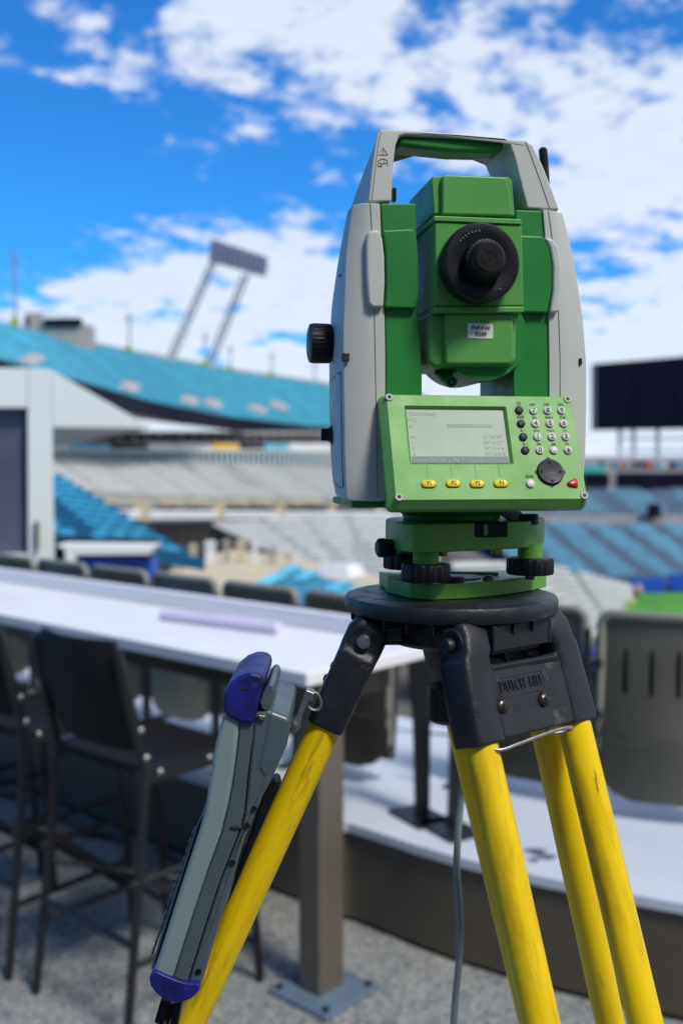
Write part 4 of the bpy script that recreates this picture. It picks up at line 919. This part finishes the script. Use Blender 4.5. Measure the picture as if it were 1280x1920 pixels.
# name label
LQ = H(900, 620.5, -.0594)
MX = Matrix.Rotation(R(90), 4, 'X')
lb = mk('name_label', (lambda b_: prism(b_, [(x, z, 0) for x, z in rrect(.0182, .0102, .001, 4)], [(x, z, -.0005) for x, z in rrect(.0182, .0102, .001, 4)]))(BM()), LABELW, tl, Matrix.Translation(LQ) @ MX)
# ---- keyboard panel in its own tilted frame
pv = Vector((0, .030, .0716)).normalized(); pn = Vector((1, 0, 0)).cross(pv)
PT = H(723, 741.5, -.060)
Mp = Matrix(((1, pv.x, pn.x), (0, pv.y, pn.y), (0, pv.z, pn.z))).to_4x4(); Mp.translation = PT
PFm = TF.M @ Mp; PI_ = PFm.inverted()
def PN(px, py, n=0.0):
    o = PI_ @ CO; r = PI_.to_3x3() @ ray(px, py); return o + r*((n-o.z)/r.z)
corners = [PN(723, 741.5), PN(1067.5, 744), PN(1099.5, 932), PN(744.5, 940)]
# rectangle-ise
xL = (corners[0].x+corners[3].x)/2; xR = (corners[1].x+corners[2].x)/2; yT = (corners[0].y+corners[1].y)/2; yB = (corners[2].y+corners[3].y)/2
print('panel', [tuple(round(v*1000, 1) for v in c) for c in corners])
cxp, cyp, wp, hp = (xL+xR)/2, (yT+yB)/2, xR-xL, yT-yB
# front plate: a frame round the screen recess (four strips) then the solid body behind
s0, s1 = PN(758, 761), PN(963, 870.5)
sx0, sx1 = PN(758, 762).x, PN(963, 868).x; sx0 = (PN(758, 761).x+PN(767, 871).x)/2; sx1 = (PN(947, 762).x+PN(963, 870).x)/2; sy1 = PN(850, 761.5).y; sy0 = PN(865, 870.5).y
def ringpts(w_, h_, r, cx, cy, z, n=4): return [Vector((x, y, z)) for x, y in rrect(w_, h_, r, n, cx, cy)]
bm = BM()
rings = [ringpts(sx1-sx0-.0030, sy1-sy0-.0030, .0008, (sx0+sx1)/2, (sy0+sy1)/2, -.0030), ringpts(sx1-sx0, sy1-sy0, .0014, (sx0+sx1)/2, (sy0+sy1)/2, -.0002), ringpts(sx1-sx0+.0004, sy1-sy0+.0004, .0015, (sx0+sx1)/2, (sy0+sy1)/2, 0),
         ringpts(wp, hp, .0022, cxp, cyp, 0), ringpts(wp+.0016, hp+.0016, .003, cxp, cyp, -.0010), ringpts(wp+.0066, hp+.0070, .0035, cxp-.0012, cyp-.001, -.0062), ringpts(wp+.0066, hp+.0070, .0035, cxp-.0012, cyp-.001, -.0115), ringpts(wp+.003, hp+.002, .0035, cxp, cyp-.001, -.0165)]
vr = [[bm.verts.new(p) for p in r] for r in rings]; n_ = len(vr[0])
for a, b in zip(vr, vr[1:]):
    for i in range(n_): bm.faces.new((a[i], a[(i+1) % n_], b[(i+1) % n_], b[i]))
bm.faces.new(vr[0]); bm.faces.new(vr[-1])
kp = mk('keyboard_panel', bm, GR_P, ts, OFF @ Mp, ang=28)
bm = BM(); prism(bm, [(cxp-.05, yB+.012, -.016), (cxp+.05, yB+.012, -.016), (cxp+.05, yT-.006, -.016), (cxp-.05, yT-.006, -.016)], [(cxp-.05, yB+.02, -.05), (cxp+.05, yB+.02, -.05), (cxp+.05, yT-.01, -.045), (cxp-.05, yT-.01, -.045)]); mk('panel_mount', bm, GR_D, ts, OFF @ Mp, bevel=.002)
scx, scy, scw, sch = (sx0+sx1)/2, (sy0+sy1)/2, sx1-sx0-.0034, sy1-sy0-.0034
def PK(name, bm, m, p=(0, 0, 0), **k): return mk(name, bm, m, kp, Matrix.Translation(p), **k)
bm = BM(); box(bm, (scx, scy, -.0028), (scw, sch, .0006)); PK('screen', bm, LCD)
def ptext(s, px, py, size, m, n=.0001, name='lettering', sh=0, al='CENTER', bold=0, ext=.00006):
    q = PN(px, py, n); return PK(name, text_mesh(s, size, ext, bold, sh, al), m, (q.x, q.y, n))
sn = -.00242
def rectp(px0, py0, px1, py1, n, m, name, t=.0001):
    a = PN(px0, py0, n); b = PN(px1, py1, n); bm = BM(); box(bm, ((a.x+b.x)/2, (a.y+b.y)/2, n), (abs(a.x-b.x), abs(a.y-b.y), t)); return PK(name, bm, m)
rb_ = PN(862, 862, sn); bm = BM(); box(bm, (scx, scy-sch/2+.0026, sn), (scw*.985, .0048, .0001)); PK('status_band', bm, LCDB)
ptext('Station|Set Hz |  Hz \u2190  |    \u2195', 774, 862.5, .0040, LCDL, sn+.0002, 'screen_text', al='LEFT')
ptext('[Point Setup]', 766, 776, .0036, LCDT, sn, 'screen_text', al='LEFT'); ptext('PtID       :', 763, 787.5, .0040, LCDT, sn, 'screen_text', al='LEFT')
q_ = rectp(838, 795, 922, 801.5, sn, LCDT, 'input_field'); ptext('1.500', 905, 798, .0035, LCD, sn+.0001, 'screen_text'); ptext('hr', 766, 799, .0038, LCDT, sn, 'screen_text', al='LEFT')
for i, (t1, t2) in enumerate((('Hz', '91\u00b024\'18"'), ('V', '88\u00b010\'42"'), ('◢', '247.016 ft'), ('◣', '247.305 ft'))):
    ptext(t1 if len(t1) < 3 and ord(t1[0]) < 9000 else 'd', 768+i*2, 820+i*10.5, .0036, LCDT, sn, 'screen_text', al='LEFT'); ptext(t2, 942+i*1.6, 820+i*10.5, .0036, LCDT, sn, 'screen_text', al='RIGHT')
# keys
def zk(x, y): return (720+x/3.282, 730+y/3.282)
kb = BM(); lathe(kb, [(.0029, -.0004), (.00285, .0010), (.0024, .0014), (0, .0015)], (0, 0, 0), (0, 0, 1), 26); KM = {}
def key(px, py, m, name='key', s=1.0, lab=None):
    if 'k' not in KM: KM['k'] = tomesh(kb, KEYW, 'key', 60); KM['k'].materials.clear()
    if m.name not in KM:
        me = KM['k'].copy(); me.materials.append(m); KM[m.name] = me
    q = PN(px, py, .001); o = mk(name, KM[m.name], m, kp, Matrix.Translation((q.x, q.y, 0)) @ Matrix.Scale(s, 4))
    if lab: o['label'] = lab
    return o
kr = BM(); lathe(kr, [(.0029, 0.00002), (.0033, .00006), (.0034, 0.00002)], (0, 0, 0), (0, 0, 1), 26)
grid_ = [((918, 129), '7', 'ABC'), ((1005, 129), '8', 'DEF'), ((1090, 129), '9', 'GHI'), ((930, 209), '4', 'JKL'), ((1019, 209), '5', 'MNO'), ((1104, 209), '6', 'PQR'),
         ((943, 291), '1', 'STU'), ((1031, 291), '2', 'VWX'), ((1117, 291), '3', 'YZ'), ((957, 373), '0', '/$%'), ((1044, 373), '.', '_#&'), ((1131, 373), '\u00b1', '*?!')]
for (x, y), c, cap in grid_:
    px, py = zk(x, y); key(px, py, KEYW); q = PN(px+.7, py-.5, .0016); PK('key_number', text_mesh(c, .0046, .00008, .00018), INK, (q.x, q.y, .00152)); 
    cx2, cy2 = zk(x-7, y-35); ptext(cap, cx2, cy2, .0024, INK, .00012, 'key_caption', bold=.00005)
for (x, y) in ((830, 127), (842, 209), (855, 291), (868, 373)): px, py = zk(x, y); key(px, py, DARKK)
x, y = zk(837, 170); b_ = BM(); q = PN(x, y); box(b_, (q.x, q.y, .0001), (.0050, .0021, .0001)); PK('caption_box', b_, INK); ptext('FNC', x, y, .0021, GR_P, .0002, 'key_caption')
x, y = zk(893, 536); b_ = BM(); q = PN(x, y); box(b_, (q.x, q.y, .0001), (.0054, .0022, .0001)); PK('caption_box', b_, INK); ptext('ESC', x, y, .0022, GR_P, .0002, 'key_caption')
for (x, y), c in (((850, 254), '1'), ((864, 337), '2')):
    px, py = zk(x, y); q = PN(px, py); b_ = BM(); box(b_, (q.x-.0008, q.y-.0003, .0001), (.0018, .0009, .0001)); lathe(b_, [(.0005, .00005), (0, .00012)], (q.x-.0008, q.y+.0006, .00005), (0, 0, 1), 10); PK('user_icon', b_, INK); ptext(c, px+4.5, py, .0024, INK, .0001, 'key_caption')
x, y = zk(826, 89); q = PN(x, y); b_ = BM(); pp = [(-.0014, -.0013), (.0014, -.0013), (.0014, .0006), (.0007, .0013), (-.0014, .0013)]; tube(b_, [(q.x+a, q.y+b, .0001) for a, b in pp+pp[:1]], .00012, 4)
for dy in (-.0006, 0, .0006): tube(b_, [(q.x-.0008, q.y+dy, .0001), (q.x+.0008, q.y+dy, .0001)], .0001, 4)
PK('page_icon', b_, INK)
x, y = zk(900, 578); key(x, y, KEYW, s=1.05)
# function keys with the grooves above them
fk = BM(); rgs = []
for w_, h_, z in ((.0098, .0052, -.0002), (.0096, .0050, .0011), (.0086, .0040, .0016)): rgs.append([Vector((a, b, z)) for a, b in rrect(w_, h_, h_/2-.00002, 6)])
layers(fk, rgs); fkm = tomesh(fk, KEYY, 'function_key', 60)
fr2 = BM(); rr2 = [(a, b) for a, b in rrect(.0104, .0058, .0028, 6)]; prism(fr2, [(a, b, .0001) for a, b in rr2], [(a, b, -.0002) for a, b in rr2]); frm = tomesh(fr2, INK, 'key_shade')  # black pad painted in as the shade under each function key
for i, ((x, y), (gx0, gy0, gx1, gy1)) in enumerate(zip(((274, 580), (424, 578), (571, 580), (717, 578)), ((262, 466, 270, 541), (408, 466, 417, 541), (555, 466, 565, 541), (700, 466, 711, 541)))):
    px, py = zk(x, y); q = PN(px, py, .001); mk('key_shade', frm, INK, kp, Matrix.Translation((q.x+.0002, q.y-.0001, 0))); mk('function_key', fkm, KEYY, kp, Matrix.Translation((q.x, q.y, 0)))
    ptext('F%d' % (i+1), px+1.6, py-.8, .0036, INK, .00165, 'key_number', bold=.00012)
    a, b = PN(*zk(gx0, gy0)), PN(*zk(gx1, gy1)); b_ = BM(); box(b_, ((a.x+b.x)/2, (a.y+b.y)/2, .00002), (.0005, a.y-b.y, .0002)); PK('groove', b_, GR_D)
# navigation disc
px, py = zk(1022, 507); q = PN(px, py, .001); nvr = .0093
b_ = BM(); lathe(b_, [(nvr, -.0003), (nvr, .0012), (nvr*.93, .0020), (nvr*.75, .0018), (nvr*.3, .0010), (0, .0009)], (q.x, q.y, 0), (0, 0, 1), 60); nd = PK('navigation_disc', b_, DARKK, ang=50)
for dx, dy in ((0, 1), (0, -1), (1, 0), (-1, 0)):
    b_ = BM(); lathe(b_, [(.0009, 0), (.0008, .0007), (0, .0010)], (q.x+dx*.0068, q.y+dy*.0068, .0017), (0, 0, 1), 12); PK('navigation_stud', b_, DARKK)
    b_ = BM(); n = Vector((dx, dy, 0)); t = Vector((-dy, dx, 0)); c = Vector((q.x, q.y, 0))
    prism(b_, [c+n*(nvr+.0022)+Vector((0, 0, .00012)), c+n*(nvr+.0002)+t*.0022+Vector((0, 0, .00012)), c+n*(nvr+.0002)-t*.0022+Vector((0, 0, .00012))], [c+n*(nvr+.0022), c+n*(nvr+.0002)+t*.0022, c+n*(nvr+.0002)-t*.0022]); PK('arrow_mark', b_, INK)
px, py = zk(1160, 577); q = PN(px, py, .001); b_ = BM(); tri = sm([Vector((-.0042, 0, 0)), Vector((-.0030, .0012, 0)), Vector((.0020, .0038, 0)), Vector((.0034, .0030, 0)), Vector((.0036, -.0022, 0)), Vector((.0026, -.0030, 0)), Vector((-.0030, -.0022, 0))], 1, True)
layers(b_, [[Vector((p.x*k+q.x, p.y*k+q.y, z)) for p in tri] for k, z in ((1, -.0002), (.97, .0012), (.82, .0018))]); PK('enter_key', b_, KEYR, ang=60)
b_ = BM(); tube(b_, [(q.x+.0018, q.y+.0012, .0019), (q.x+.0018, q.y, .0019), (q.x-.0008, q.y, .0019)], .00018, 5); prism(b_, [(q.x-.0022, q.y, .002), (q.x-.0006, q.y-.0009, .002), (q.x-.0006, q.y+.0009, .002)], [(q.x-.0022, q.y, .0018), (q.x-.0006, q.y-.0009, .0018), (q.x-.0006, q.y+.0009, .0018)]); PK('enter_arrow', b_, INKW)
for (x, y) in ((30, 50), (1125, 63), (1228, 655), (90, 665)):
    px, py = zk(x, y); q = PN(px, py); b_ = BM(); lathe(b_, [(.0026, .00005), (.0026, .0006), (.0021, .0010), (.0014, .0007), (.0013, -.0002), (0, -.0003)], (q.x, q.y, 0), (0, 0, 1), 28); sc2 = PK('corner_screw', b_, KEYW, ang=40)
    b_ = BM(); lathe(b_, [(.00135, .0001), (0, .00012)], (q.x, q.y, 0), (0, 0, 1), 6); PK('hex_socket', b_, INK)
    b_ = BM(); tube(b_, [(q.x+.0027*math.cos(R(30*k)), q.y+.0027*math.sin(R(30*k)), .0001) for k in range(13)], .0002, 4); PK('socket_ring', b_, INK)
# label writing on the telescope
q = Vector((0, 0, .0004))
for s_, dx, dy, sz, m in (('PinP', -.0037, .0022, .0034, INK), ('int', .0048, .0022, .0034, INK), ('R500', 0, -.0021, .0040, INK)):
    mk('label_text', text_mesh(s_, sz, .00005, .00005, .18), m, tl, Matrix.Translation(LQ+Vector((dx, -.0006, dy))) @ MX)
b_ = BM(); lathe(b_, [(.0009, 0), (.0009, .0002), (0, .0002)], (0, 0, 0), (0, 0, 1), 20); mk('red_dot', b_, REDD, tl, Matrix.Translation(LQ+Vector((.0012, -.0005, .0020))) @ MX)
# knobs on the left side
K = H(598, 644, -.005); bm = BM()
lathe(bm, [(.008, .013), (.0085, .009), (.0136, .0085), (.0142, .007), (.0144, -.004), (.0138, -.0068), (.011, -.0078), (0, -.0082)], K, (1, 0, 0), 90, mod=lambda k, j: -.0006 if (k % 3 == 0 and 2 <= j <= 4) else 0)
tk('vertical_drive_knob', bm, BLACK, ang=35)
K = H(622, 815, .0); bm = BM(); lathe(bm, [(.0092, .006), (.0088, .001), (.006, -.001), (.0035, -.0045), (0, -.005)], K, (1, 0, 0), 36); box(bm, K+Vector((-.004, 0, 0)), (.008, .0045, .009)); tk('battery_lock', bm, BLACK, bevel=.001)
# battery door, label, red mark and notch on the left shell's outer face
def onside(px, py, off=.0): 
    # outer side of the left shell near yl = -.005
    q = H(px, py, -.018); return q
def sidepatch(name, pts, m, th=.0008, parent=None, push=.0006):
    o = []
    for px, py in pts:
        # depth from column: interpolate the shell's cross-section between ridge and silhouette
        z = zof(py, -.03, 640); l = min(lv, key=lambda t: abs(t[0]-py)); xo, xr = l[1], l[2]; u = max(0, min(1, (xr-px)/max(1, xr-xo)))
        ys = [(-0.043, 0), (-.030, .55), (.008, .92), (.030, 1.0)]; yy = -.043
        for (ya, ua), (yb2, ub2) in zip(ys, ys[1:]):
            if ua <= u <= ub2: yy = ya+(yb2-ya)*(u-ua)/(ub2-ua)
        x = TF.x_for(px, yy, z); o.append(Vector((x-push, yy, z)))
    b_ = BM(); prism(b_, o, [p+Vector((th+push, 0, 0)) for p in o]); return mk(name, b_, m, shl)
def sideline(pts, name='door_seam', r=.0003, m=INKG):
    o = []
    for px, py in pts:
        z = zof(py, -.03, 640); l = min(lv, key=lambda t: abs(t[0]-py)); xo, xr = l[1], l[2]; u = max(0, min(1, (xr-px)/max(1, xr-xo)))
        ys = [(-0.043, 0), (-.030, .55), (.008, .92), (.030, 1.0)]; yy = -.043
        for (ya, ua), (yb2, ub2) in zip(ys, ys[1:]):
            if ua <= u <= ub2: yy = ya+(yb2-ya)*(u-ua)/(ub2-ua)
        o.append(Vector((TF.x_for(px, yy, z)-.0001, yy, z)))
    b_ = BM(); tube(b_, o, r, 5); return mk(name, b_, m, shl)
sideline([(638, 699), (639, 740), (640, 800), (641, 860), (643, 912)]); sideline([(638, 699), (634, 701), (628, 704), (621, 708)]); sideline([(643, 912), (636, 914), (629, 908)])
sidepatch('maker_sticker', [(620, 744), (633, 738), (634, 756), (620, 765)], LABELW, .0004, push=.0003)
sidepatch('red_mark', [(634, 516), (637, 516), (637, 520), (634, 520)], REDD, .0004, push=.0003)
blk('notch', 643, 655, 661, 677, -.0468, -.040, DKSTEEL, .0005, shl)
blk('notch', 1086, 1091, 671, 684, -.0468, -.036, DKSTEEL, .0005, shr)
# ================================================================== DATA COLLECTOR on the left leg
YD = .665
dc = empty('data_collector', at(400, 1600, YD+.035), 'grey handheld data collector with blue rubber ends hanging on the left leg', 'data collector'); o0 = dc.location.copy()
def dpoly(name, pts, y0, y1, m, bev=.003, seg=3, it=0, sc=1.0, dxb=0, dzb=0, parent=None):
    o = [at(x, y, y0)-o0 for x, y in pts]
    if it: o = sm(o, it, True)
    b_ = BM(); prism(b_, o, [Vector((p.x+dxb, p.y+(y1-y0), p.z+dzb)) for p in o]); return mk(name, b_, m, parent or dc, bevel=bev, seg=seg)
lightp = [(421, 1330), (446, 1342), (449, 1358), (441, 1430), (436, 1465), (428, 1508), (415, 1562), (390, 1632), (360, 1722), (322, 1842), (286, 1826), (300, 1786), (340, 1660), (372, 1562), (384, 1520), (388, 1490), (402, 1400)]
dpoly('front_case', lightp, YD, YD+.072, DC_L, .0035, 4)
dpoly('mid_case', [(447, 1340), (476, 1350), (474, 1380), (466, 1440), (458, 1520), (452, 1548), (438, 1586), (413, 1650), (383, 1740), (350, 1846), (323, 1842), (360, 1723), (390, 1633), (416, 1562), (429, 1508), (437, 1465), (442, 1430), (449, 1370)], YD+.0012, YD+.071, DC_D, .0012, 2)
dpoly('back_case', [(477, 1338), (503, 1331), (541, 1347), (546, 1362), (537, 1400), (508, 1465), (490, 1498), (472, 1542), (458, 1575), (450, 1602), (430, 1672), (406, 1750), (378, 1846), (351, 1847), (384, 1741), (414, 1650), (439, 1587), (453, 1549), (459, 1520), (467, 1440)], YD+.0018, YD+.070, DC_D, .004, 4)
seam_pts = [(472, 1390), (466, 1442), (457, 1521), (462, 1527), (474, 1522)]
b_ = BM(); tube(b_, [at(x, y, YD+.0019)-o0 for x, y in seam_pts], .0003, 5); mk('seam', b_, INK, dc)
b_ = BM(); tube(b_, sm([at(x, y, YD+.0019)-o0 for x, y in ((436, 1613), (424, 1613), (415, 1622), (396, 1680), (368, 1770), (345, 1840))], 1), .0003, 5); mk('seam', b_, INK, dc)
for px, py in ((476, 1517), (436, 1618), (372, 1822), (463, 1548)):
    q = at(px, py, YD+.0016)-o0; b_ = BM(); lathe(b_, [(.0022, .0), (.0020, .0006), (.0008, .0004), (0, .0003)], q, (0.2, -1, 0), 14); mk('case_screw', b_, BLACK, dc)
dpoly('thumb_recess', [(430, 1551), (447, 1548), (454, 1553), (440, 1557)], YD-.0002, YD+.01, INK, .0008)
dpoly('top_bumper', [(418, 1336), (416, 1318), (419, 1300), (428, 1284), (446, 1269), (468, 1261), (490, 1265), (497, 1280), (487, 1308), (482, 1332), (475, 1359), (447, 1355), (428, 1346)], YD-.003, YD+.076, BLUE, .006, 5, 0)
dpoly('bumper_hole', [(448, 1290), (455, 1289), (459, 1292), (452, 1294)], YD-.0034, YD+.01, INK, .0003)
dpoly('bottom_bumper', [(285, 1818), (318, 1834), (350, 1845), (377, 1844), (372, 1862), (352, 1878), (322, 1881), (296, 1868), (278, 1843)], YD-.003, YD+.076, BLUE, .005, 5, 1)
dpoly('port_cover', [(496, 1292), (504, 1282), (512, 1284), (516, 1297), (509, 1322), (502, 1334), (492, 1332), (486, 1318)], YD+.002, YD+.070, DC_D, .004, 4)
b_ = BM(); tube(b_, [at(x, y, YD+.004)-o0 for x, y in ((492, 1300), (500, 1302), (506, 1308))], .0006, 6); mk('port_cover_gap', b_, INK, dc)
dpoly('bracket', [(502, 1330), (546, 1347), (543, 1372), (520, 1430), (497, 1470), (480, 1440)], YD+.001, YD+.100, DC_D, .004, 4)
dpoly('silver_latch', [(483, 1340), (498, 1342), (496, 1352), (486, 1350)], YD-.001, YD+.01, CHROME, .001)
for k in range(14):
    t = k/13; x, y = 372-5+ (292-367)*t, 1560+ (1780-1560)*t; q = at(x-1, y, YD+.03)-o0; b_ = BM(); lathe(b_, [(.0038, .0), (.0036, .0014), (0, .0022)], q, (-1, 0, .35), 12); mk('keypad_button', b_, BLUE if k == 8 else DC_D, dc)
dpoly('keypad_face', [(384, 1524), (372, 1552), (340, 1650), (300, 1776), (287, 1820), (283, 1818), (296, 1772), (336, 1646), (370, 1546)], YD+.012, YD+.062, DC_D, .001)
b_ = BM(); lp = [(562, 1362), (550, 1376), (545, 1370), (548, 1352), (558, 1345), (565, 1330), (574, 1300), (586, 1298), (590, 1310), (583, 1322)]
st_ = [at(x, y, YD+.02)-o0 for x, y in [(574, 1294), (590, 1300), (586, 1316), (577, 1314), (566, 1344), (562, 1366), (553, 1376), (545, 1372), (547, 1352), (556, 1346)]]
prism(b_, st_, [p+Vector((0, .012, 0)) for p in st_]); mk('latch_strap', b_, CHROME, dc, bevel=.0006)
b_ = BM(); lathe(b_, [(.0026, 0), (.0024, .0014), (0, .002)], at(552, 1360, YD+.0199)-o0, (0, -1, 0), 16); mk('latch_rivet', b_, CHROME, dc)
b_ = BM(); tube(b_, sm([at(x, y, YD+.025)-o0 for x, y in ((578, 1310), (574, 1318), (578, 1326), (588, 1332), (600, 1330), (603, 1316), (596, 1300), (588, 1297))], 2), .0011, 8); mk('wire_hook', b_, CHROME, dc)
for pts in ([(301, 1876), (318, 1881), (305, 1925), (289, 1918)], [(324, 1884), (341, 1880), (330, 1940), (315, 1940)]): dpoly('prong', pts, YD+.02, YD+.036, BLACK, .001)
b_ = BM(); tube(b_, [at(q_[0], q_[1], YD+.028)-o0 for q_ in ((320, 1880), (309, 1935))], .0022, 8); mk('probe', b_, BRASS, dc)
dpoly('strap', [(522, 1462), (528, 1490), (512, 1530), (470, 1650), (430, 1760), (406, 1800), (412, 1740), (440, 1650), (476, 1545), (500, 1470), (512, 1462)], YD+.045, YD+.062, BLACK, .003)
# cable hanging behind the front leg
bm = BM(); cpts = [(880, 1380, .80), (872, 1440, .86), (867, 1478, .88), (860, 1530, .88), (857, 1580, .88), (855, 1640, .88), (861, 1700, .88), (862, 1760, .88), (859, 1820, .88), (852, 1880, .88), (849, 1940, .87)]
pp = [at(*q) for q in cpts]; pp.append(pp[-1]+Vector((-.01, 0, -.3))); pp.append(Vector((pp[-1].x-.02, pp[-1].y, .12))); pp.append(Vector((pp[-1].x-.02, pp[-1].y+.05, .01))); pp.append(Vector((pp[-1].x+.1, pp[-1].y+.2, .006)))
pp.insert(0, Vector((P0.x+.01, P0.y+.01, HZ-.085)))
tube(bm, sm(pp, 2), .0032, 10); tag(mk('cable', bm, CABLE), 'grey cable hanging down behind the front yellow leg', 'cable')
